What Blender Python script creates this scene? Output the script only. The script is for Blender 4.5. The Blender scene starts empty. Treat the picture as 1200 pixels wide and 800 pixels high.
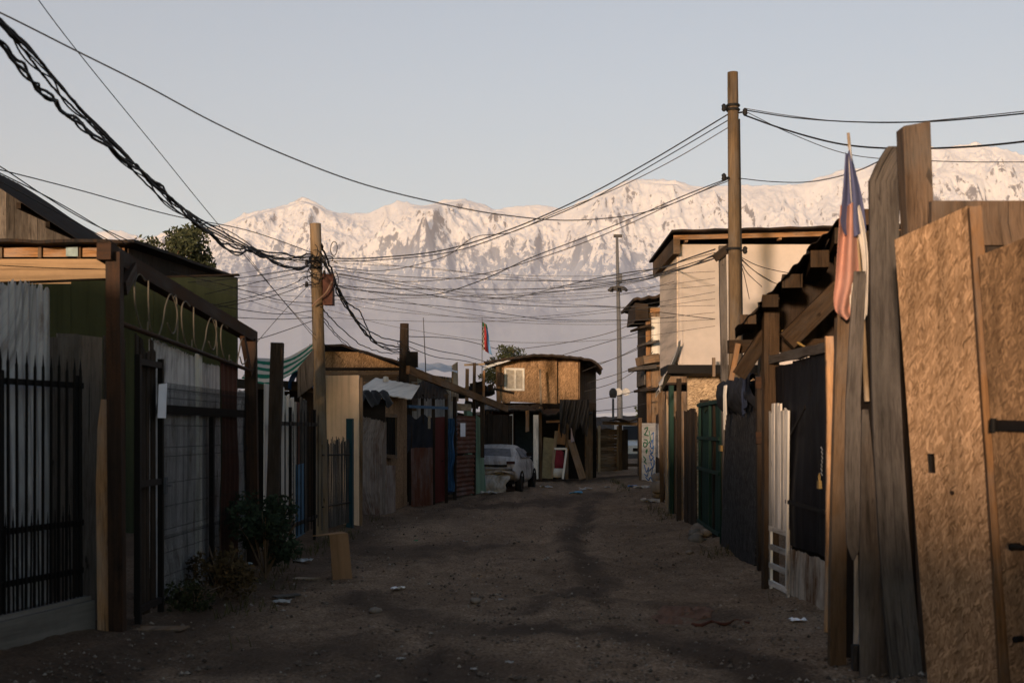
import bpy, math, random
import numpy as np
from mathutils import Vector, Matrix, noise as mnoise

rnd = random.Random(11)
sc = bpy.context.scene
COL = sc.collection
R_ = math.radians

# ------------------------------------------------------------------ camera
F = 1500.0            # focal length in pixels of a 1200 px wide picture
CAM_Z = 1.55
def P(px, py, d):
    """a point at depth d (metres) seen at pixel px, py of the photograph"""
    return Vector(((px - 600) / F * d, d, CAM_Z + (505 - py) / F * d))

cam_d = bpy.data.cameras.new("camera"); cam = bpy.data.objects.new("camera", cam_d); COL.objects.link(cam)
cam.location = (0, 0, CAM_Z); cam.rotation_euler = (R_(90), 0, 0)
cam_d.sensor_width = 36; cam_d.lens = 45; cam_d.shift_y = 0.0875
cam_d.clip_start = 0.1; cam_d.clip_end = 80000
cam_d.dof.use_dof = True; cam_d.dof.focus_distance = 34; cam_d.dof.aperture_fstop = 3.5
sc.camera = cam

# ------------------------------------------------------------------ sky, sun, exposure
SUN_EL = 3.4           # low evening sun behind the camera, a little to the left
SUN_AZ = 16.0          # degrees left of straight behind
w = bpy.data.worlds.new("World"); sc.world = w; w.use_nodes = True
nt = w.node_tree
bg = nt.nodes['Background']; bg.inputs['Strength'].default_value = 0.15
sky = nt.nodes.new('ShaderNodeTexSky'); sky.sky_type = 'NISHITA'; sky.sun_disc = False
sky.sun_elevation = R_(SUN_EL); sky.sun_rotation = R_(180 + SUN_AZ)
sky.altitude = 500; sky.air_density = 1.0; sky.dust_density = 1.2; sky.ozone_density = 1.0
hsv = nt.nodes.new('ShaderNodeHueSaturation')
# dusk sky: greyer over the mountains in the east, warmer towards the sunset behind the viewer
tcw = nt.nodes.new('ShaderNodeTexCoord'); spw = nt.nodes.new('ShaderNodeSeparateXYZ'); nt.links.new(tcw.outputs['Generated'], spw.inputs[0])
mrw = nt.nodes.new('ShaderNodeMapRange'); nt.links.new(spw.outputs[1], mrw.inputs[0])
mrw.inputs[1].default_value = -0.9; mrw.inputs[2].default_value = 0.6; mrw.inputs[3].default_value = 1.25; mrw.inputs[4].default_value = 0.55
nt.links.new(mrw.outputs[0], hsv.inputs['Saturation'])
mx = nt.nodes.new('ShaderNodeMix'); mx.data_type = 'RGBA'; mx.blend_type = 'MULTIPLY'
mx.inputs[0].default_value = 1.0; mx.inputs[7].default_value = (0.885, 0.96, 1.10, 1)
nt.links.new(sky.outputs[0], hsv.inputs['Color']); nt.links.new(hsv.outputs[0], mx.inputs[6])
nt.links.new(mx.outputs[2], bg.inputs['Color'])

sun_d = bpy.data.lights.new("sun", 'SUN'); sun = bpy.data.objects.new("sun", sun_d); COL.objects.link(sun)
sun_d.energy = 2.8; sun_d.angle = R_(3.0); sun_d.color = (1.0, 0.71, 0.48)
to_sun = Vector((-math.sin(R_(SUN_AZ)) * math.cos(R_(SUN_EL)), -math.cos(R_(SUN_AZ)) * math.cos(R_(SUN_EL)), math.sin(R_(SUN_EL))))
sun.rotation_euler = to_sun.to_track_quat('Z', 'Y').to_euler()

sc.view_settings.view_transform = 'Standard'; sc.view_settings.look = 'None'
sc.view_settings.exposure = 0.95; sc.view_settings.gamma = 1; sc.view_settings.use_curve_mapping = False
sc.render.engine = 'CYCLES'
cy = sc.cycles
cy.use_denoising = True; cy.max_bounces = 8; cy.diffuse_bounces = 4; cy.glossy_bounces = 3
cy.transmission_bounces = 4; cy.volume_bounces = 1; cy.transparent_max_bounces = 8
cy.caustics_reflective = False; cy.caustics_refractive = False
cy.sample_clamp_indirect = 4

# ------------------------------------------------------------------ mesh helpers
BASE = {}
def set_props(o, label=None, cat=None, group=None, kind=None):
    if label: o['label'] = label
    if cat: o['category'] = cat
    if group: o['group'] = group
    if kind: o['kind'] = kind
    return o

def thing(name, label, cat, base, group=None):
    o = bpy.data.objects.new(name, None); COL.objects.link(o)
    base = Vector(base); o.location = base; o.empty_display_size = 0.2
    BASE[o.name] = base
    return set_props(o, label, cat, group)

class MB:
    """collects primitives (in world metres, through matrix M) for ONE mesh object"""
    def __init__(s, M=None):
        s.M = M.copy() if M else Matrix(); s.v = []; s.f = []; s.uv = []; s.sm = []
    def raw(s, verts, faces, uvs, smooth=False):
        b = len(s.v); s.v += [s.M @ Vector(p) for p in verts]
        for f, u in zip(faces, uvs):
            s.f.append([b + i for i in f]); s.uv += u; s.sm.append(smooth)
    def box(s, x0, x1, y0, y1, z0, z1, jit=0.0):
        lo = (min(x0, x1), min(y0, y1), min(z0, z1)); hi = (max(x0, x1), max(y0, y1), max(z0, z1))
        sz = [hi[i] - lo[i] for i in range(3)]; L = sz.index(max(sz))
        vs = []
        for i in range(8):
            p = [(hi if (i >> k) & 1 else lo)[k] + (rnd.uniform(-jit, jit) if jit else 0) for k in range(3)]
            vs.append(p)
        fs = [(0, 2, 3, 1), (4, 5, 7, 6), (0, 1, 5, 4), (2, 6, 7, 3), (0, 4, 6, 2), (1, 3, 7, 5)]
        ax = [2, 2, 1, 1, 0, 0]; ou, ov = rnd.uniform(0, 90), rnd.uniform(0, 90); us = []
        for f, k in zip(fs, ax):
            rest = [i for i in range(3) if i != k]
            va = L if L != k else rest[0]; ua = rest[0] if rest[1] == va else rest[1]
            us.append([(vs[i][ua] + ou + k * .37, vs[i][va] + ov) for i in f])
        s.raw(vs, fs, us)
    def bar(s, p, q, w, t, side=None, seg=1, bend=0.0, wj=0.0, cut0=0.0, cut1=0.0, w1=None):
        """plank from p to q: w wide along `side`, t thick; can bow, wander in width, have slanted ends"""
        p = Vector(p); q = Vector(q); ax = (q - p); L = ax.length; ax.normalize()
        if side is None:
            side = Vector((1, 0, 0)) if abs(ax.x) < .9 else Vector((0, 0, 1))
        side = Vector(side); side = (side - ax * side.dot(ax)).normalized(); nrm = ax.cross(side).normalized()
        w1 = w if w1 is None else w1
        ou, ov = rnd.uniform(0, 90), rnd.uniform(0, 90)
        vs = []
        for k in range(seg + 1):
            a = k / seg; c = p + ax * (L * a) + nrm * (bend * math.sin(math.pi * a))
            ww = w + (w1 - w) * a; e0 = ww / 2 + (rnd.uniform(-wj, wj) if wj else 0); e1 = ww / 2 + (rnd.uniform(-wj, wj) if wj else 0)
            sh = cut0 if k == 0 else (cut1 if k == seg else 0)
            for (sg, e, tt) in ((-1, e0, -1), (1, e1, -1), (1, e1, 1), (-1, e0, 1)):
                vs.append(c + side * sg * e + nrm * tt * t / 2 + ax * sh * sg)
        fs, us = [], []; per = [0, w, w + t, 2 * w + t, 2 * w + 2 * t]
        for k in range(seg):
            for j in range(4):
                a = 4 * k + j; b = 4 * k + (j + 1) % 4
                fs.append((a, b, b + 4, a + 4)); v0, v1 = ov + L * k / seg, ov + L * (k + 1) / seg
                us.append([(ou + per[j], v0), (ou + per[j + 1], v0), (ou + per[j + 1], v1), (ou + per[j], v1)])
        fs.append((3, 2, 1, 0)); us.append([(ou, ov), (ou + w, ov), (ou + w, ov + t), (ou, ov + t)])
        n = 4 * seg; fs.append((n, n + 1, n + 2, n + 3)); us.append([(ou, ov), (ou + w, ov), (ou + w, ov + t), (ou, ov + t)])
        s.raw(vs, fs, us)
    def tube(s, pts, r, n=8, r1=None, cap=True, rj=0.0):
        pts = [Vector(p) for p in pts]; m = len(pts); r1 = r if r1 is None else r1
        ou = rnd.uniform(0, 90); ov = rnd.uniform(0, 90); vs = []; L = 0; Ls = []
        ref = None
        for k, c in enumerate(pts):
            d = (pts[min(k + 1, m - 1)] - pts[max(k - 1, 0)]); d = d.normalized() if d.length > 1e-9 else Vector((0, 0, 1))
            if ref is None:
                ref = Vector((0, 0, 1)) if abs(d.z) < .9 else Vector((1, 0, 0))
            ref = (ref - d * ref.dot(d)); ref = ref.normalized() if ref.length > 1e-6 else d.orthogonal().normalized()
            o = d.cross(ref)
            if k: L += (c - pts[k - 1]).length
            Ls.append(L); rr = r + (r1 - r) * k / max(1, m - 1)
            for j in range(n):
                a = 2 * math.pi * j / n; q = rr * (1 + (rnd.uniform(-rj, rj) if rj else 0))
                vs.append(c + ref * math.cos(a) * q + o * math.sin(a) * q)
        fs, us = [], []; C = 2 * math.pi * r
        for k in range(m - 1):
            for j in range(n):
                a = k * n + j; b = k * n + (j + 1) % n
                fs.append((a, b, b + n, a + n))
                us.append([(ou + C * j / n, ov + Ls[k]), (ou + C * (j + 1) / n, ov + Ls[k]), (ou + C * (j + 1) / n, ov + Ls[k + 1]), (ou + C * j / n, ov + Ls[k + 1])])
        s.raw(vs, fs, us, True)
        if cap:
            b0 = [vs[j] for j in range(n)]; b1 = [vs[(m - 1) * n + j] for j in range(n)]
            s.raw(b0, [tuple(reversed(range(n)))], [[(ou, ov)] * n]); s.raw(b1, [tuple(range(n))], [[(ou, ov)] * n])
    def sheet(s, grid, t=0.003, smooth=True, uvs=None):
        """grid[i][j] of points -> closed thin sheet of thickness t"""
        nx, ny = len(grid), len(grid[0]); g = [[Vector(p) for p in row] for row in grid]
        ou, ov = rnd.uniform(0, 90), rnd.uniform(0, 90)
        lu = [[0] * ny for _ in range(nx)]; lv = [[0] * ny for _ in range(nx)]
        for i in range(nx):
            for j in range(ny):
                if i: lu[i][j] = lu[i - 1][j] + (g[i][j] - g[i - 1][j]).length
                if j: lv[i][j] = lv[i][j - 1] + (g[i][j] - g[i][j - 1]).length
        front, back = [], []
        for i in range(nx):
            for j in range(ny):
                a = g[min(i + 1, nx - 1)][j] - g[max(i - 1, 0)][j]; b = g[i][min(j + 1, ny - 1)] - g[i][max(j - 1, 0)]
                n = a.cross(b); n = n.normalized() if n.length > 1e-12 else Vector((0, 0, 1))
                front.append(g[i][j] + n * t / 2); back.append(g[i][j] - n * t / 2)
        N = nx * ny; fs, us = [], []
        U = lambda k: (ou + lu[k // ny][k % ny], ov + lv[k // ny][k % ny])
        for i in range(nx - 1):
            for j in range(ny - 1):
                q = (i * ny + j, (i + 1) * ny + j, (i + 1) * ny + j + 1, i * ny + j + 1)
                fs.append(q); us.append([U(k) for k in q])
                fs.append(tuple(N + k for k in reversed(q))); us.append([U(k) for k in reversed(q)])
        s.raw(front + back, fs, us, smooth)
        rim = [i * ny for i in range(nx)] + [(nx - 1) * ny + j for j in range(1, ny)] + [i * ny + ny - 1 for i in range(nx - 2, -1, -1)] + [j for j in range(ny - 2, 0, -1)]
        vs = [front[k] for k in rim] + [back[k] for k in rim]; m = len(rim)
        s.raw(vs, [(k, k + m, (k + 1) % m + m, (k + 1) % m) for k in range(m)],
              [[U(rim[k]), U(rim[k]), U(rim[(k + 1) % m]), U(rim[(k + 1) % m])] for k in range(m)], False)
    def corr(s, u0, u1, w0, w1, v=0.0, amp=0.010, pitch=0.076, horiz=False, wob=0.01, rag=0.0, t=0.002, rows=4, per=6, top=None):
        """corrugated sheet in the local u (x) - w (z) plane at y = v"""
        L = (w1 - w0) if horiz else (u1 - u0); n = max(2, int(L / pitch * per)); ph = rnd.uniform(0, 50); grid = []
        for i in range(n + 1):
            a = i / n; row = []; rg0 = rnd.uniform(-rag, rag) if rag else 0; rg1 = rnd.uniform(-rag, rag) if rag else 0
            for j in range(rows + 1):
                b = j / rows; o = amp * math.sin(2 * math.pi * a * L / pitch)
                if horiz:
                    w_ = w0 + (w1 - w0) * a; u_ = u0 + (u1 - u0) * b + (rg0 if j == 0 else rg1 if j == rows else 0)
                else:
                    u_ = u0 + (u1 - u0) * a; hi = w1 if top is None else top(a); w_ = w0 + (hi - w0) * b + (rg0 if j == 0 else rg1 if j == rows else 0)
                o += wob * mnoise.noise(Vector((u_ * 1.3 + ph, w_ * 1.1, ph)))
                row.append((u_, v + o, w_))
            grid.append(row)
        s.sheet(grid, t, smooth=True)
    def prism(s, outline, y0, y1):
        """extrude a polygon given in local x-z from y0 to y1"""
        n = len(outline); ou, ov = rnd.uniform(0, 90), rnd.uniform(0, 90)
        vs = [(p[0], y0, p[1]) for p in outline] + [(p[0], y1, p[1]) for p in outline]
        fs = [tuple(range(n)), tuple(reversed(range(n, 2 * n)))] + [(i, i + n, (i + 1) % n + n, (i + 1) % n) for i in range(n)]
        us = [[(p[0] + ou, p[1] + ov) for p in outline], [(p[0] + ou, p[1] + ov) for p in reversed(outline)]]
        for i in range(n):
            a = outline[i]; b = outline[(i + 1) % n]; l = math.hypot(b[0] - a[0], b[1] - a[1])
            us.append([(ou, ov), (ou + y1 - y0, ov), (ou + y1 - y0, ov + l), (ou, ov + l)])
        s.raw(vs, fs, us)
    def lathe(s, prof, n=20, c=(0, 0, 0), A=None):
        """profile [(r, z)] spun about z (or through matrix A) at c"""
        A = A or Matrix(); c = Vector(c); vs = []
        for (r, z) in prof:
            for j in range(n):
                a = 2 * math.pi * j / n; vs.append(c + (A @ Vector((r * math.cos(a), r * math.sin(a), z))))
        fs, us = [], []
        for k in range(len(prof) - 1):
            for j in range(n):
                a = k * n + j; b = k * n + (j + 1) % n
                fs.append((a, b, b + n, a + n)); us.append([(j / n, k * .1), ((j + 1) / n, k * .1), ((j + 1) / n, k * .1 + .1), (j / n, k * .1 + .1)])
        s.raw(vs, fs, us, True)
    def rock(s, c, r, flat=0.7, n=2, rough=.35):
        import bmesh
        bm = bmesh.new(); bmesh.ops.create_icosphere(bm, subdivisions=n, radius=1); o = Vector((rnd.uniform(0, 99),) * 3)
        ang = rnd.uniform(0, 6.28); sx = rnd.uniform(.8, 1.3)
        vs = []
        for q in bm.verts:
            p = q.co * (1 + rough * mnoise.noise(q.co * 1.6 + o)); p = Vector((p.x * sx, p.y, p.z * flat)); p.rotate(Matrix.Rotation(ang, 3, 'Z'))
            vs.append(Vector(c) + p * r)
        fs = [[q.index for q in f.verts] for f in bm.faces]; bm.free()
        s.raw(vs, fs, [[(vs[i].x, vs[i].z) for i in f] for f in fs], n > 1)
    def quad(s, a, b, c, d):
        s.raw([a, b, c, d], [(0, 1, 2, 3)], [[(0, 0), (1, 0), (1, 1), (0, 1)]])

def frame(A, B, z=0.0):
    """local frame on the ground line A->B: x along it, y = normal to its left, z up"""
    A = Vector((A[0], A[1], z)); d = Vector((B[0] - A.x, B[1] - A.y, 0)); L = d.length; d.normalize()
    n = Vector((-d.y, d.x, 0))
    M = Matrix(((d.x, n.x, 0, A.x), (d.y, n.y, 0, A.y), (0, 0, 1, z), (0, 0, 0, 1)))
    return M, L

def obj(name, mb, mat, parent=None, label=None, cat=None, group=None, kind=None, bevel=0.0):
    me = bpy.data.meshes.new(name)
    V = np.array([tuple(p) for p in mb.v], dtype=np.float64)
    if parent is None:
        base = Vector(((V[:, 0].min() + V[:, 0].max()) / 2, (V[:, 1].min() + V[:, 1].max()) / 2, V[:, 2].min()))
    else:
        base = BASE[parent.name]
    V = V - np.array(base)
    me.from_pydata([tuple(p) for p in V], [], mb.f)
    ul = me.uv_layers.new(name="UVMap")
    ul.data.foreach_set('uv', np.array(mb.uv, dtype=np.float32).ravel())
    me.polygons.foreach_set('use_smooth', mb.sm)
    me.materials.append(mat); me.update()
    o = bpy.data.objects.new(name, me); COL.objects.link(o)
    if parent is None:
        o.location = base
    else:
        o.parent = parent
    BASE[o.name] = base
    if bevel:
        b = o.modifiers.new('bevel', 'BEVEL'); b.width = bevel; b.segments = 2; b.limit_method = 'ANGLE'
    return set_props(o, label, cat, group, kind)

# ------------------------------------------------------------------ material helpers
class NT:
    def __init__(s, name):
        s.m = bpy.data.materials.new(name); s.m.use_nodes = True; s.t = s.m.node_tree
        s.b = s.t.nodes['Principled BSDF']; s.b.inputs['Specular IOR Level'].default_value = 0.07
    def n(s, typ, **kw):
        o = s.t.nodes.new('ShaderNode' + typ)
        for k, v in kw.items():
            setattr(o, k, v)
        return o
    def l(s, a, b): s.t.links.new(a, b)
    def uv(s, sx=1, sy=1, sz=1, rot=0, src='UV', off=0):
        tc = s.n('TexCoord'); mp = s.n('Mapping'); s.l(tc.outputs[src], mp.inputs['Vector'])
        mp.inputs['Scale'].default_value = (sx, sy, sz); mp.inputs['Rotation'].default_value = (0, 0, rot); mp.inputs['Location'].default_value = (off, off * .7, off * .3)
        return mp.outputs[0]
    def noise(s, vec, scale=1, detail=4, rough=.55, dist=0):
        o = s.n('TexNoise'); s.l(vec, o.inputs['Vector']); o.inputs['Scale'].default_value = scale
        o.inputs['Detail'].default_value = detail; o.inputs['Roughness'].default_value = rough; o.inputs['Distortion'].default_value = dist
        return o.outputs['Fac']
    def ramp(s, fac, stops, interp='LINEAR'):
        o = s.n('ValToRGB'); o.color_ramp.interpolation = interp; e = o.color_ramp.elements
        while len(e) < len(stops): e.new(.5)
        for q, (p, c) in zip(e, stops):
            q.position = p; q.color = (*c, 1) if isinstance(c, (tuple, list)) else (c, c, c, 1)
        s.l(fac, o.inputs[0]); return o.outputs[0]
    def mix(s, fac, a, b, mode='MIX'):
        o = s.n('Mix', data_type='RGBA', blend_type=mode)
        for k, v in ((0, fac), (6, a), (7, b)):
            sock = o.inputs[k]
            if hasattr(v, 'is_linked'): s.l(v, sock)
            elif isinstance(v, (tuple, list)): sock.default_value = (*v, 1)
            elif k == 0: sock.default_value = v
            else: sock.default_value = (v, v, v, 1)
        return o.outputs[2]
    def math(s, op, a, b=0.0):
        o = s.n('Math', operation=op)
        for sock, v in ((o.inputs[0], a), (o.inputs[1], b)):
            if hasattr(v, 'is_linked'): s.l(v, sock)
            else: sock.default_value = v
        return o.outputs[0]
    def done(s, col, rough=.85, bump=None, strength=.4, dist=.004, metal=0.0, spec=None):
        if hasattr(col, 'is_linked'): s.l(col, s.b.inputs['Base Color'])
        else: s.b.inputs['Base Color'].default_value = (*col, 1)
        if hasattr(rough, 'is_linked'): s.l(rough, s.b.inputs['Roughness'])
        else: s.b.inputs['Roughness'].default_value = rough
        s.b.inputs['Metallic'].default_value = metal
        if spec is not None: s.b.inputs['Specular IOR Level'].default_value = spec
        if bump is not None:
            o = s.n('Bump'); o.inputs['Strength'].default_value = strength; o.inputs['Distance'].default_value = dist
            s.l(bump, o.inputs['Height']); s.l(o.outputs[0], s.b.inputs['Normal'])
        return s.m

def mul(c, k): return tuple(min(1, x * k) for x in c)

def wood(name, c, dark=.45, stain=.6, rough=.85, scale=1.0):
    t = NT(name)
    g = t.noise(t.uv(70 * scale, 5 * scale), 1, 6, .7, .8)
    col = t.ramp(g, [(.28, mul(c, dark)), (.5, mul(c, .85)), (.72, mul(c, 1.2))])
    big = t.noise(t.uv(2.2, .9), 1, 3, .6)
    col = t.mix(t.ramp(big, [(.35, 0.0), (.7, stain)]), col, mul(c, .45))
    strk = t.noise(t.uv(11 * scale, 1.0, off=5), 1, 5, .65, .4)
    col = t.mix(1.0, col, t.ramp(strk, [(.28, .38), (.5, 1.0), (.75, 1.35)]), 'MULTIPLY')
    crack = t.ramp(t.noise(t.uv(55 * scale, .9 * scale, off=7), 1, 3, .5), [(.30, 1.0), (.36, 0.0)])
    col = t.mix(crack, col, mul(c, .12))
    knot = t.ramp(t.noise(t.uv(11, 4.5, off=11), 1, 2, .4), [(.72, 0.0), (.76, .85)]); col = t.mix(knot, col, mul(c, .16))
    grey = t.noise(t.uv(3.5, 1.6, off=13), 1, 5, .65); gl_ = sum(c) / 3
    col = t.mix(t.ramp(grey, [(.45, 0.0), (.7, .5)]), col, (gl_ * 1.25, gl_ * 1.15, gl_ * 1.08))
    tone = t.noise(t.uv(.23, .11, off=3), 1, 1, .5)
    col = t.mix(1.0, col, t.ramp(tone, [(.3, .5), (.7, 1.4)]), 'MULTIPLY')
    return t.done(col, rough, t.mix(.4, g, strk), .8, .008)

def osb(name, c, c2, rough=.85, stain=.35, fs=1.0):
    t = NT(name)
    def lay(rot, off):
        w_ = t.uv(1, 1, 1, rot, off=off)
        nz = t.n('TexNoise'); t.l(w_, nz.inputs['Vector']); nz.inputs['Scale'].default_value = 9; nz.inputs['Detail'].default_value = 2
        ad = t.mix(.05, w_, nz.outputs['Color'])
        mp = t.n('Mapping'); t.l(ad, mp.inputs['Vector']); mp.inputs['Scale'].default_value = (85 * fs, 15 * fs, 1)
        vo = t.n('TexVoronoi'); t.l(mp.outputs[0], vo.inputs['Vector']); vo.inputs['Scale'].default_value = 1
        sp = t.n('SeparateColor'); t.l(vo.outputs['Color'], sp.inputs[0]); return sp.outputs[0], sp.outputs[1]
    a, a2 = lay(.22, 0); b, _ = lay(-.3, 5); c_, c2_ = lay(.75, 9)
    m1 = t.mix(t.ramp(a2, [(.45, 0.0), (.55, 1.0)]), a, b); m2 = t.mix(t.ramp(c2_, [(.6, 0.0), (.66, 1.0)]), m1, c_)
    fine = t.noise(t.uv(30, 160), 1, 4, .6)
    f = t.mix(.22, m2, fine)
    col = t.ramp(f, [(.10, mul(c2, .55)), (.3, c2), (.5, tuple((x + y) / 2 for x, y in zip(c, c2))), (.7, c), (.88, mul(c, 1.4))])
    big = t.noise(t.uv(1.3, .7), 1, 5, .62)
    col = t.mix(t.ramp(big, [(.40, 0.0), (.70, stain)]), col, mul(c2, .40))
    drip = t.noise(t.uv(7, .8, off=2), 1, 5, .62); col = t.mix(1.0, col, t.ramp(drip, [(.3, .62), (.5, 1.0), (.72, 1.22)]), 'MULTIPLY')
    spots = t.ramp(t.noise(t.uv(9, 6, off=4), 1, 3, .5), [(.70, 0.0), (.75, .6)])
    col = t.mix(spots, col, mul(c2, .2))
    return t.done(col, rough, f, .15, .003)

def sheetmetal(name, c, rust=(.10, .045, .022), amt=.5, rough=.55, metal=.2, streak=1.0):
    t = NT(name)
    a = t.noise(t.uv(2.4, 1.1), 1, 6, .68); b = t.noise(t.uv(26, 1.4), 1, 5, .65); f = t.mix(.35 * streak, a, b)
    k = .66 - .26 * amt
    col = t.mix(t.ramp(t.noise(t.uv(5, 5, off=8), 1, 5, .6), [(.3, 0.0), (.7, .6)]), c, mul(c, .55))
    col = t.mix(t.ramp(b, [(.35, .5), (.6, 0.0)]), col, mul(c, .5))
    run = t.noise(t.uv(16, .35, off=6), 1, 5, .62)
    col = t.mix(1.0, col, t.ramp(run, [(.3, .45), (.52, 1.0), (.75, 1.25)]), 'MULTIPLY')
    fine = t.noise(t.uv(60, 60), 1, 4, .6)
    col = t.mix(t.ramp(f, [(k - .07, 0.0), (k + .06, 1.0)]), col, t.mix(fine, mul(rust, .5), mul(rust, 1.5)))
    return t.done(col, t.ramp(f, [(k - .1, rough), (k + .05, .9)]), fine, .15, .002, metal)

def paint(name, c, stain=(.12, .10, .08), amt=.35, rough=.7, scale=1.0, spec=.07):
    t = NT(name)
    a = t.noise(t.uv(1.6 * scale, .9 * scale), 1, 6, .66); b = t.noise(t.uv(14 * scale, .9 * scale), 1, 5, .6)
    f = t.mix(.4, a, b); k = .62 - .2 * amt
    col = t.mix(t.ramp(t.noise(t.uv(7, 7, off=2), 1, 4, .6), [(.3, 0.0), (.75, .45)]), c, mul(c, .7))
    col = t.mix(t.ramp(f, [(k, 0.0), (k + .2, min(1, amt * 1.6))]), col, stain)
    run = t.noise(t.uv(9 * scale, .4 * scale, off=6), 1, 5, .62)
    col = t.mix(1.0, col, t.ramp(run, [(.3, .62), (.52, 1.0), (.75, 1.15)]), 'MULTIPLY')
    fine = t.noise(t.uv(90, 90), 1, 4, .65)
    col = t.mix(t.ramp(fine, [(.35, .25), (.65, 0.0)]), col, mul(c, .6))
    return t.done(col, rough, t.mix(.5, fine, a), .2, .004, 0, spec)

def cloth(name, c, c2=None, rough=.95):
    t = NT(name); c2 = c2 or mul(c, .6)
    a = t.noise(t.uv(5, 5), 1, 4, .6); w1 = t.n('TexWave', bands_direction='X'); t.l(t.uv(1, 1), w1.inputs['Vector']); w1.inputs['Scale'].default_value = 180; w1.inputs['Distortion'].default_value = 1
    col = t.ramp(a, [(.3, c2), (.7, c)])
    m = t.done(col, rough, w1.outputs['Fac'], .12, .001, 0, .15)
    return m

def plain(name, c, rough=.7, metal=0.0, var=.25, spec=.12):
    t = NT(name); a = t.noise(t.uv(8, 8), 1, 5, .6)
    return t.done(t.ramp(a, [(.3, mul(c, 1 - var)), (.7, mul(c, 1 + var))]), rough, a, .1, .002, metal, spec)
# ------------------------------------------------------------------ numpy value noise
def vnoise(x, y, seed):
    xi = np.floor(x).astype(np.int64); yi = np.floor(y).astype(np.int64); xf = x - xi; yf = y - yi
    def h(a, b):
        n = (a * 374761393 + b * 668265263 + seed * 974634777) & 0x7fffffff
        n = ((n ^ (n >> 13)) * 1274126177) & 0x7fffffff
        return ((n ^ (n >> 16)) & 0xffff) / 65535.0
    u = xf * xf * xf * (xf * (xf * 6 - 15) + 10); v = yf * yf * yf * (yf * (yf * 6 - 15) + 10)
    return (h(xi, yi) * (1 - u) + h(xi + 1, yi) * u) * (1 - v) + (h(xi, yi + 1) * (1 - u) + h(xi + 1, yi + 1) * u) * v
def fbm(x, y, seed, octs=5, gain=.5):
    s = 0; a = 1; t = 0
    for o in range(octs):
        s = s + a * vnoise(x, y, seed + o); t += a; a *= gain; x = x * 2.03 + 17.1; y = y * 2.03 + 9.7
    return s / t
def ridged(x, y, seed, octs=6, gain=.55):
    s = 0; a = 1; t = 0; prev = 1
    for o in range(octs):
        n = 1 - np.abs(2 * vnoise(x, y, seed + o) - 1); n = n * n
        s = s + a * n * prev; t += a; prev = np.clip(n * 1.6, 0, 1); a *= gain; x = x * 2.1 + 5.3; y = y * 2.1 + 3.1
    return s / t

def grid_obj(name, X, Y, Z, mat, kind):
    ny, nx = X.shape
    me = bpy.data.meshes.new(name); N = nx * ny
    co = np.stack([X, Y, Z], -1).reshape(-1, 3).astype(np.float32)
    i = np.arange(N).reshape(ny, nx); q = np.stack([i[:-1, :-1], i[:-1, 1:], i[1:, 1:], i[1:, :-1]], -1).reshape(-1, 4)
    me.vertices.add(N); me.vertices.foreach_set('co', co.ravel())
    me.loops.add(q.size); me.loops.foreach_set('vertex_index', q.ravel().astype(np.int32))
    me.polygons.add(len(q)); me.polygons.foreach_set('loop_start', (np.arange(len(q)) * 4).astype(np.int32))
    try: me.polygons.foreach_set('loop_total', np.full(len(q), 4, np.int32))
    except Exception: pass
    me.polygons.foreach_set('use_smooth', np.ones(len(q), bool))
    me.update(calc_edges=True); me.validate(); me.materials.append(mat)
    o = bpy.data.objects.new(name, me); COL.objects.link(o); o['kind'] = kind
    return o

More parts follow.
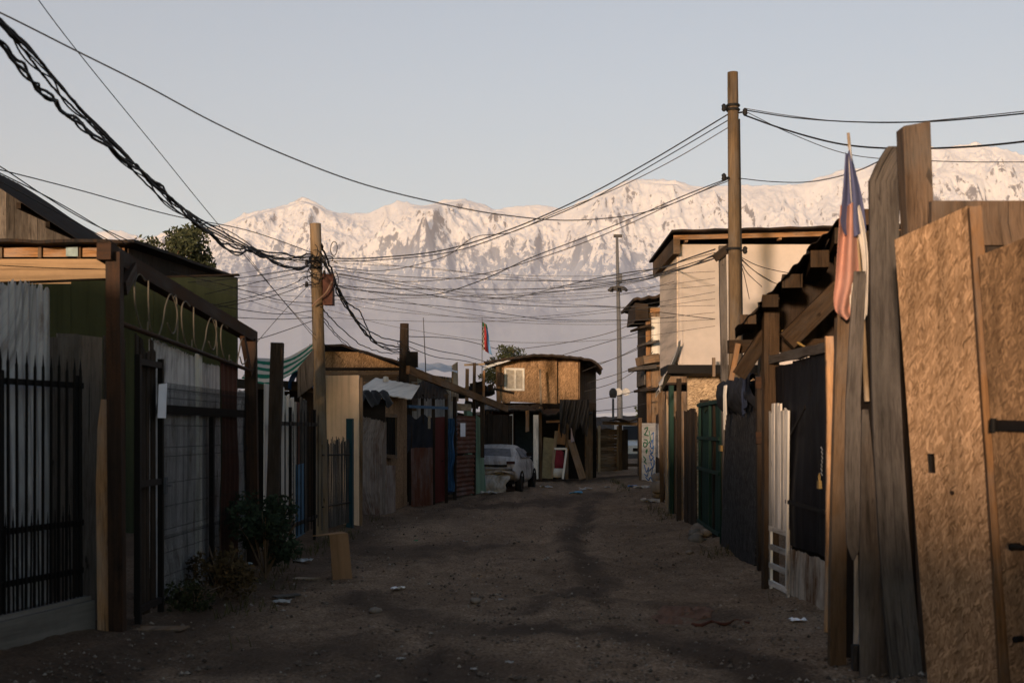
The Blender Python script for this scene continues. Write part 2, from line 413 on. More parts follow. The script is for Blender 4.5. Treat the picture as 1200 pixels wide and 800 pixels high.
# ------------------------------------------------------------------ snowy mountain range
SKYLINE = [(-500, 300), (-200, 285), (0, 276), (60, 283), (90, 276), (130, 270), (150, 275), (170, 282), (200, 272), (225, 266), (254, 263), (275, 256), (300, 248), (321, 243), (337, 239),
           (354, 233), (371, 238), (383, 245), (396, 248), (417, 252), (433, 247), (450, 239), (467, 236), (487, 240), (500, 239), (525, 235),
           (540, 233), (552, 234), (565, 239), (580, 246), (598, 245), (629, 238), (642, 239), (658, 243), (671, 241), (690, 234), (700, 228), (717, 220), (733, 211),
           (746, 208), (767, 213), (792, 214), (812, 219), (842, 220), (883, 220), (925, 217), (946, 212), (971, 204), (1008, 197), (1033, 187),
           (1054, 182), (1087, 174), (1117, 169), (1137, 168), (1171, 172), (1200, 180), (1240, 196), (1300, 190), (1400, 215), (1500, 205), (1700, 260)]
def build_mountains():
    px = np.linspace(-420, 1640, 1250); t = np.concatenate([np.linspace(0, .55, 130), np.linspace(.555, 1.0, 330), np.linspace(1.01, 1.3, 30)])
    PX, T = np.meshgrid(px, t)
    d = 9500 + 5500 * T
    sk = np.interp(PX, [a for a, b in SKYLINE], [b for a, b in SKYLINE])
    crest = CAM_Z + (505 - sk) / F * 15000
    X = (PX - 600) / F * d; Y = d
    gul = ridged(X / 620 + .8 * fbm(X / 900, Y / 900, 7, 3), Y / 2600, 101, 4, .55); gul2 = ridged(X / 210 + fbm(X / 400, Y / 400, 8, 3), Y / 760, 121, 4, .6)
    wx = X + 700 * (fbm(X / 1800, Y / 1800, 50, 4) - .5); wy = Y + 700 * (fbm(X / 1800, Y / 1800, 80, 4) - .5)
    rg = ridged(wx / 1900, wy / 3300, 5, 7, .56)
    rg2 = ridged(wx / 520, wy / 800, 25, 5, .6)
    calm = np.clip((T - .42) / .40, .035, 1)
    rg = .38 + (rg - .38) * calm; rg2 = .35 + (rg2 - .35) * calm
    fine = fbm(X / 70, Y / 160, 60, 5, .6) - .5
    prof = np.where(T < 1, .04 + .96 * np.clip(T, 0, 1) ** 1.25, 1 - (T - 1) * 1.6)
    env = np.clip((1 - T) / .06, 0, 1) * np.clip(T / .15, 0, 1)
    amp = 950 * np.sin(np.clip(T, 0, 1) * math.pi) ** .7 * .55
    Z = crest * prof + env * (amp * (rg - .38) * 1.9 + 110 * (rg2 - .35) * np.clip(T * 1.5, .25, 1) + calm * (380 * (gul - .35) + 90 * (gul2 - .35))) + 30 * fine * np.clip((1.03 - T) / .1, .45, 1) * np.clip((T - .3) / .4, 0, 1)
    Z = Z + 75 * (rg2 - .38) * np.clip(1 - np.abs(T - 1) / .03, 0, 1)
    # nothing in front of the crest may stand above the skyline
    lim = CAM_Z + (505 - (sk + 2.0 + 7 * np.clip((1 - T) / .3, 0, 1))) / F * d
    Z = np.where(T < .985, np.minimum(Z, lim + (Z - lim) * .06), Z)
    Z = np.where(T < .02, -.4, np.maximum(Z, -.4))
    t_ = NT('mountain_snow')
    geo = t_.n('NewGeometry'); sp = t_.n('SeparateXYZ'); t_.l(geo.outputs['Position'], sp.inputs[0])
    ob = t_.uv(1, 1, 1, 0, 'Object')
    n1 = t_.noise(ob, 1 / 650., 7, .68); n2 = t_.noise(ob, 1 / 130., 9, .74, .6); n3 = t_.noise(t_.uv(1 / 45., 1 / 200., 1 / 120., 0, 'Object'), 1, 6, .75)
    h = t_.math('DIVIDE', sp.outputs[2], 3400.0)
    nsep = t_.n('SeparateXYZ'); t_.l(geo.outputs['Normal'], nsep.inputs[0])
    s = t_.math('ADD', t_.math('MULTIPLY', t_.math('MINIMUM', h, .64), 3.6), t_.math('MULTIPLY', t_.math('SUBTRACT', n1, .5), 1.0))
    s = t_.math('ADD', s, t_.math('MULTIPLY', t_.math('SUBTRACT', n2, .5), 1.75))
    s = t_.math('ADD', s, t_.math('MULTIPLY', t_.math('SUBTRACT', n3, .5), t_.math('MULTIPLY', n1, 2.6)))
    s = t_.math('ADD', s, t_.math('MULTIPLY', t_.math('SUBTRACT', nsep.outputs[2], .7), 1.5))
    s = t_.math('MULTIPLY', s, .33)
    mask = t_.ramp(s, [(.60, 0.0), (.65, 1.0)])
    rock = t_.ramp(n2, [(.3, (.29, .36, .49)), (.7, (.34, .41, .54))]); rock = t_.mix(t_.ramp(h, [(.50, 0.0), (.68, 1.0)]), rock, t_.ramp(n3, [(.3, (.09, .085, .095)), (.7, (.22, .20, .20))]))  # lower rock coloured pale blue to imitate haze; dark bare rock higher up
    mask = t_.math('MULTIPLY', mask, t_.ramp(h, [(.18, 0.0), (.3, 1.0)]))
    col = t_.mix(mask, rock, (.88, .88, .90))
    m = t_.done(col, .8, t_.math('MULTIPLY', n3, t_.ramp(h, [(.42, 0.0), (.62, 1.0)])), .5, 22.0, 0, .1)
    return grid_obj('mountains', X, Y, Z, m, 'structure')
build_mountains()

# ------------------------------------------------------------------ dirt ground, one sheet to the mountains
def gz(x, y):
    """height of the dirt at x, y (arrays or floats)"""
    x = np.asarray(x, float); y = np.asarray(y, float)
    c = x - .0267 * y + .45
    z = .16 * (fbm(x / 2.3, y / 3.4, 3, 4) - .5) + .05 * (fbm(x / .45, y / .6, 9, 4) - .5)
    z = z + .10 * np.clip((np.abs(c + .1) - 2.1) / 1.2, 0, 1) - .05 * np.exp(-((c - 1.15 - .35 * np.sin(y / 6)) / .38) ** 2) - .03 * np.exp(-((c + .75 - .3 * np.sin(y / 7)) / .35) ** 2)
    return z * np.clip((140 - y) / 40, 0, 1) - .03
def gzf(x, y): return float(gz(np.array([x]), np.array([y]))[0])

def X_(px, d): return (px - 600) / F * d
def build_ground():
    xs = np.concatenate([-np.geomspace(14000, 8, 26), np.linspace(-7.6, 7.6, 330), np.geomspace(8, 14000, 26)])
    ys = [-150.0, -60, -30, -15, -6, 0, 3]; y = 5.0
    while y < 90: ys.append(y); y += max(.03, .0045 * y)
    ys += list(np.geomspace(92, 14200, 26)); ys = np.array(ys)
    X, Y = np.meshgrid(xs, ys); Z = gz(X, Y)
    near_ = (np.abs(X) < 7.7) & (Y < 60) & (Y > 4)
    rut = 0
    for off, ph in ((-.95, 0.), (.55, .4), (-.35, 1.9), (1.15, 2.3)):
        c_ = X - .0267 * Y + .45 - off - .22 * np.sin(Y / 5.5 + ph); rut = rut - .028 * np.exp(-(c_ / .11) ** 2) * (.4 + .9 * fbm(X / 3, Y / 2.2, int(40 + 10 * ph), 3)) + .014 * np.exp(-((np.abs(c_) - .2) / .07) ** 2)
    Z = Z + np.where(near_, .030 * (fbm(X / .09, Y / .13, 33, 3) - .5) + .05 * (fbm(X / .30, Y / .42, 37, 3) - .5) + rut, 0)
    t = NT('lane_dirt'); ob = t.uv(1, 1, 1, 0, 'Object')
    n1 = t.noise(ob, .55, 6, .62, .4); n2 = t.noise(ob, 3.2, 6, .66); n3 = t.noise(ob, 38, 5, .7); n4 = t.noise(t.uv(.9, .22, 1, 0, 'Object'), 1, 5, .6, .5)
    col = t.ramp(n2, [(.25, (.142, .092, .060)), (.5, (.240, .162, .107)), (.75, (.335, .235, .163))])
    col = t.mix(t.ramp(n3, [(.34, .85), (.52, 0.0)]), col, (.035, .026, .02))
    col = t.mix(t.ramp(n3, [(.55, 0.0), (.66, .8)]), col, (.40, .32, .25))
    at = t.n('Attribute', attribute_name='damp'); wet = t.ramp(t.math('ADD', t.math('MULTIPLY', at.outputs['Fac'], .75), t.math('MULTIPLY', t.math('SUBTRACT', n4, .42), 1.3)), [(.08, 0.0), (.78, .85)])
    col = t.mix(wet, col, (.045, .030, .022))
    col = t.mix(t.ramp(n1, [(.45, 0.0), (.68, .45)]), col, (.08, .053, .036))
    m = t.done(col, t.ramp(wet, [(0, .95), (1, .8)]), t.mix(.5, n3, n2), .9, .04, 0, .05)
    go = grid_obj('ground', X, Y, Z, m, 'structure')
    damp = np.zeros_like(X)
    lines = [([(692, 585), (684, 606), (662, 636), (690, 658), (702, 684), (640, 704), (610, 722)], .16, .9), ([(600, 742), (700, 742), (790, 750), (860, 768), (930, 812)], .20, 1.0), ([(700, 700), (770, 706), (850, 722)], .14, .6),
             ([(560, 592), (640, 588), (700, 577)], .55, .8), ([(430, 642), (500, 648), (560, 640)], .45, .7), ([(420, 700), (500, 730), (590, 742)], .25, .7), ([(250, 760), (420, 770), (520, 790)], .4, .8), ([(610, 560), (720, 562)], 1.2, .9), ([(440, 615), (560, 580)], .5, .6)]
    wx_ = X + .35 * (fbm(X / .5, Y / .7, 71, 4) - .5); wy_ = Y + .9 * (fbm(X / .6, Y / .9, 91, 4) - .5)
    for pl, wd, am in lines:
        q = [(X_(p[0], 1.58 * F / (p[1] - 505)), 1.58 * F / (p[1] - 505)) for p in pl]
        for a, c in zip(q, q[1:]):
            vx, vy = c[0] - a[0], c[1] - a[1]; l2 = vx * vx + vy * vy; tt = np.clip(((wx_ - a[0]) * vx + (wy_ - a[1]) * vy) / l2, 0, 1)
            ds = np.hypot(wx_ - a[0] - tt * vx, (wy_ - a[1] - tt * vy) * .6); damp = np.maximum(damp, am * np.clip(1.5 - .85 * ds / wd, 0, 1))
    lane = X - .0267 * Y
    damp = damp * np.clip(.35 + 1.3 * fbm(X / .6, Y / .8, 55, 5), 0, 1)
    damp = np.maximum(damp, np.clip((-2.2 - lane) / .7, 0, .8) * (Y < 24))
    a_ = go.data.attributes.new('damp', 'FLOAT', 'POINT'); a_.data.foreach_set('value', damp.astype(np.float32).ravel())
    return go
build_ground()

# ------------------------------------------------------------------ evening haze between the town and the mountains
def build_haze():
    b = MB(); b.box(-14500, 14500, -260, 19800, -2.0, 3700)
    m = bpy.data.materials.new('haze_air'); m.use_nodes = True; t = m.node_tree; t.nodes.clear()
    out = t.nodes.new('ShaderNodeOutputMaterial'); v = t.nodes.new('ShaderNodeVolumePrincipled')
    v.inputs['Color'].default_value = (.92, .91, .99, 1); v.inputs['Density'].default_value = 3.3e-5; v.inputs['Anisotropy'].default_value = 0.0
    t.links.new(v.outputs[0], out.inputs['Volume'])
    o = obj('haze', b, m, kind='stuff'); return o
build_haze()
# ------------------------------------------------------------------ shared placing helpers
def X(px, d): return (px - 600) / F * d
def Z(py, d): return CAM_Z + (505 - py) / F * d
def ground(x, y, dz=-.04): return Vector((x, y, gzf(x, y) + dz))

def panel4(mb, a, b, c, d, t=.018, n=1):
    """thin flat board from its corners: bottom-left, bottom-right, top-right, top-left"""
    a, b, c, d = map(Vector, (a, b, c, d)); g = []
    for i in range(n + 1):
        u = i / n; lo = a.lerp(b, u); hi = d.lerp(c, u)
        g.append([lo.lerp(hi, j / n) for j in range(n + 1)])
    mb.sheet(g, t, smooth=False)
def panel_hole(mb, a, b, c, d, t, hole):
    a, b, c, d = map(Vector, (a, b, c, d)); u0, u1, v0, v1 = hole
    us_, vs_ = [0, u0, u1, 1], [0, v0, v1, 1]
    n = (b - a).cross(d - a).normalized(); W = (b - a).length; H = (d - a).length; ou, ov = rnd.uniform(0, 90), rnd.uniform(0, 90)
    pt = lambda u, v: a.lerp(b, u).lerp(d.lerp(c, u), v)
    fr = [pt(u, v) + n * t / 2 for u in us_ for v in vs_]; bk = [pt(u, v) - n * t / 2 for u in us_ for v in vs_]
    uv = [(ou + u * W, ov + v * H) for u in us_ for v in vs_]; fs, us = [], []
    for i in range(3):
        for j in range(3):
            if i == 1 and j == 1: continue
            q = (i * 4 + j, (i + 1) * 4 + j, (i + 1) * 4 + j + 1, i * 4 + j + 1)
            fs.append(q); us.append([uv[k] for k in q]); fs.append(tuple(16 + k for k in reversed(q))); us.append([uv[k] for k in reversed(q)])
    for loop in ([0, 4, 8, 12, 13, 14, 15, 11, 7, 3, 2, 1], [5, 6, 10, 9]):
        for k in range(len(loop)):
            x, y = loop[k], loop[(k + 1) % len(loop)]
            fs.append((x, x + 16, y + 16, y)); us.append([uv[x], uv[x], uv[y], uv[y]])
    mb.raw(fr + bk, fs, us)
def ribbon(mb, rows, t=.025, smooth=False):
    """plank with a wandering outline: rows of (px left, px right, py, depth)"""
    rows = [(P(l, y, d), P(r, y, d)) for (l, r, y, d) in rows]
    mb.sheet([[a for a, b in rows], [b for a, b in rows]], t, smooth=smooth)
def catmull(pts, n=8):
    pts = [Vector(p) for p in pts]; q = [pts[0] * 2 - pts[1]] + pts + [pts[-1] * 2 - pts[-2]]; out = []
    for i in range(1, len(q) - 2):
        p0, p1, p2, p3 = q[i - 1:i + 3]
        for k in range(n):
            t = k / n
            out.append(.5 * ((2 * p1) + (p2 - p0) * t + (2 * p0 - 5 * p1 + 4 * p2 - p3) * t * t + (3 * p1 - p0 - 3 * p2 + p3) * t ** 3))
    out.append(pts[-1]); return out
def boards(mb, L, z0, z1, w=.14, t=.022, v=0.0, u0=0.0, gap=.006, rag=.05, lean=.006, top=None):
    """row of upright planks along local x"""
    u = u0
    while u < u0 + L - .02:
        ww = min(w * rnd.uniform(.75, 1.2), u0 + L - u); h = (z1 if top is None else top((u - u0) / L)) + rnd.uniform(-rag, rag * .6)
        c = u + ww / 2; o = rnd.uniform(-.006, .006)
        mb.bar((c, v + o, z0 + rnd.uniform(-.02, .02)), (c + rnd.uniform(-lean, lean) * h, v + o + rnd.uniform(-.008, .008), h), ww - gap, t, side=(1, 0, 0), seg=3, bend=rnd.uniform(-.008, .008), wj=.003, cut1=rnd.uniform(-.012, .012))
        u += ww
def hboards(mb, L, z0, z1, w=.14, t=.022, v=0.0, u0=0.0, gap=.008, rag=.02):
    z = z0
    while z < z1 - .02:
        ww = min(w * rnd.uniform(.85, 1.15), z1 - z); o = rnd.uniform(-.004, .004)
        mb.bar((u0 + rnd.uniform(-rag, rag), v + o, z + ww / 2), (u0 + L + rnd.uniform(-rag, rag), v + o, z + ww / 2 + rnd.uniform(-.01, .01)), ww - gap, t, side=(0, 0, 1), seg=3, bend=rnd.uniform(-.006, .006), wj=.002)
        z += ww
def pickets(mb, L, z0, z1, step=.1, r=.009, v=0.0, u0=0.0, tip=.06, jit=.0):
    n = int(L / step)
    for i in range(n + 1):
        u = u0 + i * L / n; j = rnd.uniform(-jit, jit)
        z1_ = z1 + rnd.uniform(-jit, jit) * 2; mb.bar((u, v, z0), (u + j, v, z1_ - tip), 2 * r, 2 * r, side=(1, 0, 0)); 
        mb.tube([(u + j, v, z1_ - tip), (u + j, v, z1_)], r * 1.25, 4, r1=.001)

# ------------------------------------------------------------------ materials
M = dict(
    iron=paint('black_iron', (.007, .006, .006), (.02, .010, .007), .4, .7, 1.0, .15),
    rusty=sheetmetal('rusty_brown_steel', (.036, .024, .019), (.06, .032, .02), .5, .6, .1),
    corr=sheetmetal('grey_corrugated_zinc', (.44, .44, .46), (.10, .06, .04), .35, .5, .35),
    corr_pale=sheetmetal('pale_corrugated_zinc', (.52, .51, .53), (.15, .10, .07), .22, .5, .3),
    corr_brown=sheetmetal('browned_corrugated_sheet', (.32, .265, .235), (.13, .08, .06), .5, .7, .1),
    corr_rust=sheetmetal('rusted_corrugated_sheet', (.19, .135, .125), (.10, .04, .025), .75, .8, .05),
    corr_dark=sheetmetal('dark_roof_sheet', (.028, .025, .025), (.04, .025, .017), .5, .75, .1),
    red_rust=sheetmetal('red_brown_sheet', (.10, .035, .024), (.07, .03, .018), .5, .7, .05),
    concrete=paint('concrete', (.17, .155, .14), (.06, .05, .045), .5, .95),
    green=paint('dark_green_paint', (.030, .038, .022), (.017, .021, .013), .35, .75),
    siding=paint('ochre_siding', (.40, .27, .165), (.22, .13, .07), .25, .8),
    w_old=wood('weathered_brown_wood', (.20, .13, .08)),
    w_grey=wood('weathered_grey_wood', (.10, .088, .082), dark=.3, stain=.7),
    w_greyd=wood('dark_grey_wood', (.14, .115, .10)),
    w_orange=wood('orange_pine', (.30, .16, .075), stain=.45),
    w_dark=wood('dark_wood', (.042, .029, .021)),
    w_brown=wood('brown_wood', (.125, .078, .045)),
    w_beam=wood('dark_beam_wood', (.055, .034, .02)),
    w_pale=wood('pale_raw_wood', (.38, .28, .18)),
    w_post=wood('rough_post_wood', (.20, .135, .095), dark=.35),
    w_pole=wood('pole_wood', (.15, .105, .065), dark=.55, stain=.35, scale=.5),
    w_white=wood('peeling_white_wood', (.62, .56, .50), dark=.5, stain=.35),
    osb=osb('warm_osb', (.34, .22, .13), (.22, .135, .075)),
    osb_near=osb('weathered_osb', (.375, .243, .15), (.26, .158, .09), stain=.45, fs=1.45),
    osb_door=osb('brown_chipboard', (.25, .155, .09), (.165, .10, .057), stain=.5, fs=1.4),
    osb_dark=osb('tarred_osb', (.045, .042, .043), (.010, .0095, .010), stain=.2),
    osb_pale=osb('pale_chipboard', (.42, .32, .22), (.25, .18, .12)),
    ply=wood('plywood_brown', (.36, .22, .125), dark=.7, stain=.5, scale=.6),
    white_panel=plain('white_cladding', (.46, .405, .375), .75, 0, .05),
    white_old=paint('dirty_white_paint', (.62, .59, .55), (.12, .08, .05), .5, .8),
    beige=paint('beige_render', (.74, .55, .40), (.20, .15, .10), .35, .95),
    black_sheet=sheetmetal('black_painted_sheet', (.009, .009, .012), (.020, .016, .014), .12, .55, .0),
    black_stuff=cloth('black_plastic', (.016, .016, .018), (.007, .007, .008), .6),
    navy=cloth('dark_navy_cloth', (.02, .022, .032), (.008, .009, .012)),
    red_door=paint('dark_red_paint', (.095, .014, .012), (.04, .01, .01), .3, .7),
    blue=cloth('blue_tarp', (.03, .11, .27), (.018, .06, .15), .5),
    mint=paint('mint_green_paint', (.20, .31, .22), (.08, .10, .07), .45, .85),
    green_gate=paint('bottle_green_paint', (.012, .035, .028), (.02, .018, .014), .4, .6),
    teal=paint('dark_teal_paint', (.012, .04, .055), (.012, .012, .014), .4, .6),
    paper=plain('white_paper', (.72, .73, .80), .8, 0, .06),
    card=paint('cardboard', (.30, .175, .095), (.20, .12, .07), .3, .9),
    wire=plain('cable_black', (.012, .012, .013), .6),
    wire_grey=plain('cable_grey', (.05, .048, .05), .6),
    stone=paint('stone', (.24, .20, .17), (.12, .09, .07), .4, .95),
    steel=plain('galvanised_steel', (.085, .09, .105), .7, 0),
    scroll=plain('worn_scroll_iron', (.10, .088, .072), .6),
    w_tan=wood('tan_orange_wood', (.36, .20, .10), stain=.35),
    brass=plain('brass', (.22, .15, .06), .5, .4),
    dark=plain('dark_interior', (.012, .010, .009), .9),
    rubber=plain('tyre_rubber', (.016, .016, .016), .85),
    fibre=paint('fibre_cement', (.72, .66, .60), (.25, .20, .16), .3, .9),
    silver_tarp=cloth('silver_tarp', (.50, .52, .56), (.34, .36, .40), .5),
)
# ================================================================== LEFT SIDE OF THE LANE
# ---- near iron fence on its concrete footing
def near_fence():
    Mx, L = frame((-3.32, 9.95), (-3.80, 8.0))
    t = thing('iron_fence', 'black iron picket fence with doubled lower pickets on a concrete footing at the left edge', 'fence', ground(-3.5, 8.9, 0))
    b = MB(Mx); b.box(0, L, -.09, .09, -.1, .24, .008); b.box(0, L, -.06, .06, .238, .27, .006); obj('footing', b, M['concrete'], t)
    b = MB(Mx); pickets(b, L, .25, 2.12, .1, .0078, 0, .05, .09, .012); obj('picket_row', b, M['iron'], t)
    b = MB(Mx); pickets(b, L - .1, .25, .98, .1, .0055, .004, .10, .09, .014); obj('short_picket_row', b, M['iron'], t)
    for z in (.45, .82, 1.88):
        b = MB(Mx); b.box(0, L, -.022, -.009, z, z + .045); obj('rail', b, M['iron'], t)
    for u in (.03, 1.0):
        b = MB(Mx); b.box(u - .03, u + .03, -.06, -.024, -.05, 1.98); obj('post', b, M['iron'], t)
near_fence()
Mx, L = frame((-3.525, 9.72), (-4.05, 8.0))
t = thing('corrugated_wall', 'grey corrugated sheet wall behind the black iron fence at far left', 'sheet wall', ground(-3.9, 8.7, 0))
b = MB(Mx); b.corr(-.02, L, 0, 2.66, 0, .009, wob=.04, rag=.03, top=lambda a: 2.62 - .05 * a + .03 * math.sin(a * 9)); obj('sheet', b, M['corr_pale'], t)
b = MB(Mx); b.box(0, L, -.10, -.03, 2.2, 2.28); obj('rail', b, M['w_dark'], t)
Mx, L = frame((-3.10, 10.45), (-3.60, 9.92))
t = thing('plank_wall', 'wall of dark weathered planks between the grey corrugated sheet and the brown gate frame', 'plank wall', ground(-3.5, 9.7, 0))
b = MB(Mx); boards(b, L, 0, 2.32, .2, .022, -.12); obj('boarding', b, M['w_greyd'], t)
b = MB(Mx); b.box(0, L, -.20, -.14, 1.7, 1.79); obj('rail', b, M['w_dark'], t)
b = MB(); ribbon(b, [(115, 131, 742, 9.93), (114, 130, 640, 9.93), (113, 129, 560, 9.94), (115, 129, 500, 9.95), (119, 127, 468, 9.96)], .03)
obj('plank', b, M['w_tan'], label='orange brown plank standing upright against the left post of the brown gate frame', cat='plank')

# ---- brown steel gate frame with scrollwork
GA = Vector((-3.05, 9.9)); GB = Vector((-2.95, 14.6))
def gate_u(px):
    k = (px - 600) / F; return ((k * GA.y - GA.x) / ((GB.x - GA.x) - k * (GB.y - GA.y)))   # 0..1 along A->B
def gate_frame():
    t = thing('gateway', 'rusty brown steel gate frame with scroll ironwork under its sloping top beam', 'gateway', ground(-3.0, 12.2, 0))
    A = Vector((GA.x, GA.y, 0)); B = Vector((GB.x, GB.y, 0))
    def W(px, z, off=0.0):
        u = gate_u(px); p = A.lerp(B, u); return Vector((p.x + off, p.y, z))
    b = MB(); b.bar(A + Vector((0, 0, -.1)), A + Vector((-.025, 0, 2.93)), .11, .10, seg=2); obj('post', b, M['rusty'], t)
    b = MB(); b.bar(B + Vector((0, 0, -.1)), B + Vector((-.03, 0, 2.60)), .13, .10, seg=2); obj('post', b, M['rusty'], t)
    top = lambda u: 2.98 - .29 * u
    b = MB(); b.bar(Vector((-3.12, 9.78, 2.925)), Vector((-2.98, 14.72, 2.625)), .13, .11, side=(0, 0, 1), seg=4); obj('top_beam', b, M['rusty'], t)
    b = MB(); b.bar(Vector((-3.03, 9.98, 2.66)), Vector((-3.06, 10.35, 2.86)), .11, .05, side=(0, 0, 1)); obj('corner_brace', b, M['rusty'], t)
    b = MB(); b.bar(Vector((-2.96, 14.45, 2.18)), Vector((-2.97, 14.1, 2.60)), .07, .05, side=(0, 0, 1)); obj('corner_brace', b, M['rusty'], t)
    lo = lambda u: 2.39 - .16 * u
    b = MB(); b.tube([A.lerp(B, .005) + Vector((0, 0, lo(0))), A.lerp(B, .985) + Vector((0, 0, lo(1)))], .022, 8); obj('lower_rail', b, M['rusty'], t)
    b = MB()
    def curve(pts):   # pts in (gate fraction, height fraction 0..1)
        q = []
        for u, h in pts:
            p = A.lerp(B, u); q.append(Vector((p.x, p.y, lo(u) + (top(u) - .12 - lo(u)) * h)))
        b.tube(catmull(q, 6), .007, 6)
    for px in (158, 213, 259):
        u = gate_u(px); s = .060
        curve([(u + s * 1.0, .95), (u + s * .4, 1.0), (u, .8), (u + s * .05, .4), (u + s * .5, .08), (u + s * 1.1, .0), (u + s * 1.25, .22)])
    for px in (174, 227):
        u = gate_u(px); curve([(u, 1.0), (u, .55), (u + .01, .15), (u + .05, -.02), (u + .085, .3), (u + .105, .7), (u + .14, .98), (u + .18, .7), (u + .17, .3), (u + .145, .18), (u + .115, .35)])
    for px in (200, 248):
        u = gate_u(px); curve([(u + .02, .92), (u + .035, 1.0), (u + .045, .6), (u + .045, 0.0)])
    u = gate_u(270); curve([(u, .1), (u + .05, -.02), (u + .08, .4), (u + .11, .85), (u + .15, .9), (u + .165, .4), (u + .12, .1), (u + .09, .3)])
    obj('scrollwork', b, M['scroll'], t)
gate_frame()

def G(px, off): # ground point on the gate line
    p = GA.lerp(GB, gate_u(px)); return (p.x + off, p.y)
# wicket, ajar
Mx, L = frame(G(183, .03), G(150, .05))
t = thing('wicket_gate', 'dark wicket gate of narrow slats carrying a white sheet of paper', 'gate', ground(G(166, 0)[0], G(166, 0)[1], 0))
b = MB(Mx)
for u in (0.02, L - .05): b.box(u, u + .05, 0, .045, .02, 2.16)
for z in (.1, 1.1, 2.08): b.box(.072, L - .052, .004, .04, z, z + .05)
obj('leaf_frame', b, M['iron'], t)
b = MB(Mx); boards(b, L - .12, .06, 2.28, .09, .014, -.02, .06, .02, .08); obj('slat_row', b, M['w_dark'], t)
b = MB(Mx); b.box(.015, .06, .05, .07, 1.02, 1.16); b.tube([(.04, .07, 1.09), (.04, .11, 1.09), (.10, .11, 1.09)], .008, 6); obj('latch', b, M['steel'], t)
b = MB(Mx); g = [[(.035 + .21 * i / 5, .062 + .014 * math.sin(i * .9) + .01 * j / 6, 1.66 + .30 * j / 6 - .02 * i / 5 * (j == 6)) for j in range(7)] for i in range(6)]
b.sheet(g, .001); obj('paper_sheet', b, M['paper'], label='white sheet of paper hanging on the dark wicket gate', cat='paper')

# right leaf: sheets behind welded mesh
Mx, L = frame(G(236, -.06), G(184, -.06))
b = MB(Mx); b.corr(0, L, .05, 2.33, 0, .009, wob=.02, rag=.012, top=lambda a: 2.27 + .07 * a); obj('corrugated_sheet', b, M['corr_pale'], label='pale grey corrugated sheet behind welded mesh, beside the dark wicket gate', cat='sheet')
Mx, L = frame(G(263, -.05), G(237, -.05))
t = thing('sheet_panel', 'flat pale grey sheet with a white edge strip behind welded mesh', 'sheet', ground(*G(250, 0), 0))
b = MB(Mx); b.corr(0, L - .12, .05, 2.22, 0, .004, .15, wob=.02, rag=.01); obj('sheet', b, M['corr'], t)
b = MB(Mx); b.box(L - .115, L, -.02, .02, .05, 2.3); obj('edge_strip', b, M['white_old'], t)
Mx, L = frame(G(283, -.04), G(263.5, -.04))
b = MB(Mx); b.corr(0, L, 0, 2.30, 0, .006, .2, wob=.03, rag=.01); obj('brown_sheet', b, M['red_rust'], label='red brown metal sheet standing at the right end of the scroll gate', cat='sheet')
Mx, L = frame(G(297, -.10), G(284, -.08))
b = MB(Mx); b.corr(0, L, 0, 2.0, 0, .012, .1, wob=.05, rag=.02); obj('bent_sheet', b, M['corr_pale'], label='narrow bent pale sheet between the red brown sheet and the right gate post', cat='sheet')
Mx, L = frame(G(284, .035), G(185, .035))
t = thing('mesh_gate', 'welded wire mesh gate leaf with a dark cross bar in front of the pale sheets', 'gate', ground(*G(235, 0), 0))
b = MB(Mx)
n = int(L / .034)
for i in range(n + 1):
    u = L * i / n; b.tube([(u, 0, .05), (u, .0, .62), (u, .03, .66), (u, 0, .70), (u, 0, 1.33), (u, .03, 1.37), (u, 0, 1.41), (u, 0, 1.84), (u, .03, 1.88), (u, 0, 1.92), (u, 0, 1.97)], .0023, 4, cap=False)
for z in (.1, .3, .5, .62, .70, .9, 1.1, 1.33, 1.41, 1.6, 1.84, 1.92): b.tube([(0, -.004, z), (L, -.004, z)], .0026, 4, cap=False)
obj('wire_mesh', b, M['iron'], t)
b = MB(Mx); b.box(0, L, -.045, -.01, 1.70, 1.78); obj('cross_bar', b, M['iron'], t)
b = MB(Mx); u = L * .42; b.box(u, u + .06, -.05, -.008, .02, 1.69); obj('stile', b, M['iron'], t)

# ---- dark green panel wall facing the camera behind the gate
t = thing('green_wall', 'large flat dark green panel wall rising behind the scroll gate', 'wall', ground(-5.9, 19.4, 0))
b = MB()
for i in range(3):
    x0 = -7.9 + i * 1.25; b.box(x0, x0 + 1.246, 19.3, 19.4, -.05, 3.77 + .05 * i)
obj('panel_row', b, M['green'], t)
b = MB(); b.bar((-7.9, 19.35, 3.78), (-4.13, 19.35, 3.91), .025, .13, side=(0, 0, 1)); obj('cap', b, M['w_dark'], t)

# ---- ochre house behind it
t = thing('ochre_house', 'ochre house with orange timber band under a flat dark roof behind the green wall', 'house', ground(-9, 24, 0))
b = MB(); b.box(-12.0, -6.47, 21.5, 28, -.05, 4.44); obj('wall', b, M['siding'], t)
b = MB(Matrix.Translation((0, 21.485, 0))); hboards(b, 5.53, 3.3, 4.43, .17, .022, 0, -12.0, .006, 0); obj('siding_boards', b, M['siding'], t)
b = MB(Matrix.Translation((0, 21.46, 0))); hboards(b, 5.5, 4.46, 4.63, .17, .022, 0.03, -12.0, .01, 0); obj('timber_band', b, M['w_orange'], t)
for i in range(9):
    b = MB(); b.box(-11.9 + i * .66, -11.84 + i * .66, 21.43, 21.475, 4.45, 4.64); obj('stud', b, M['w_old'], t)
b = MB(); panel4(b, (-6.45, 21.5, 0), (-6.45, 28, 0), (-6.45, 28, 4.93), (-6.45, 21.5, 4.62), .02); obj('side_wall', b, M['w_dark'], t)
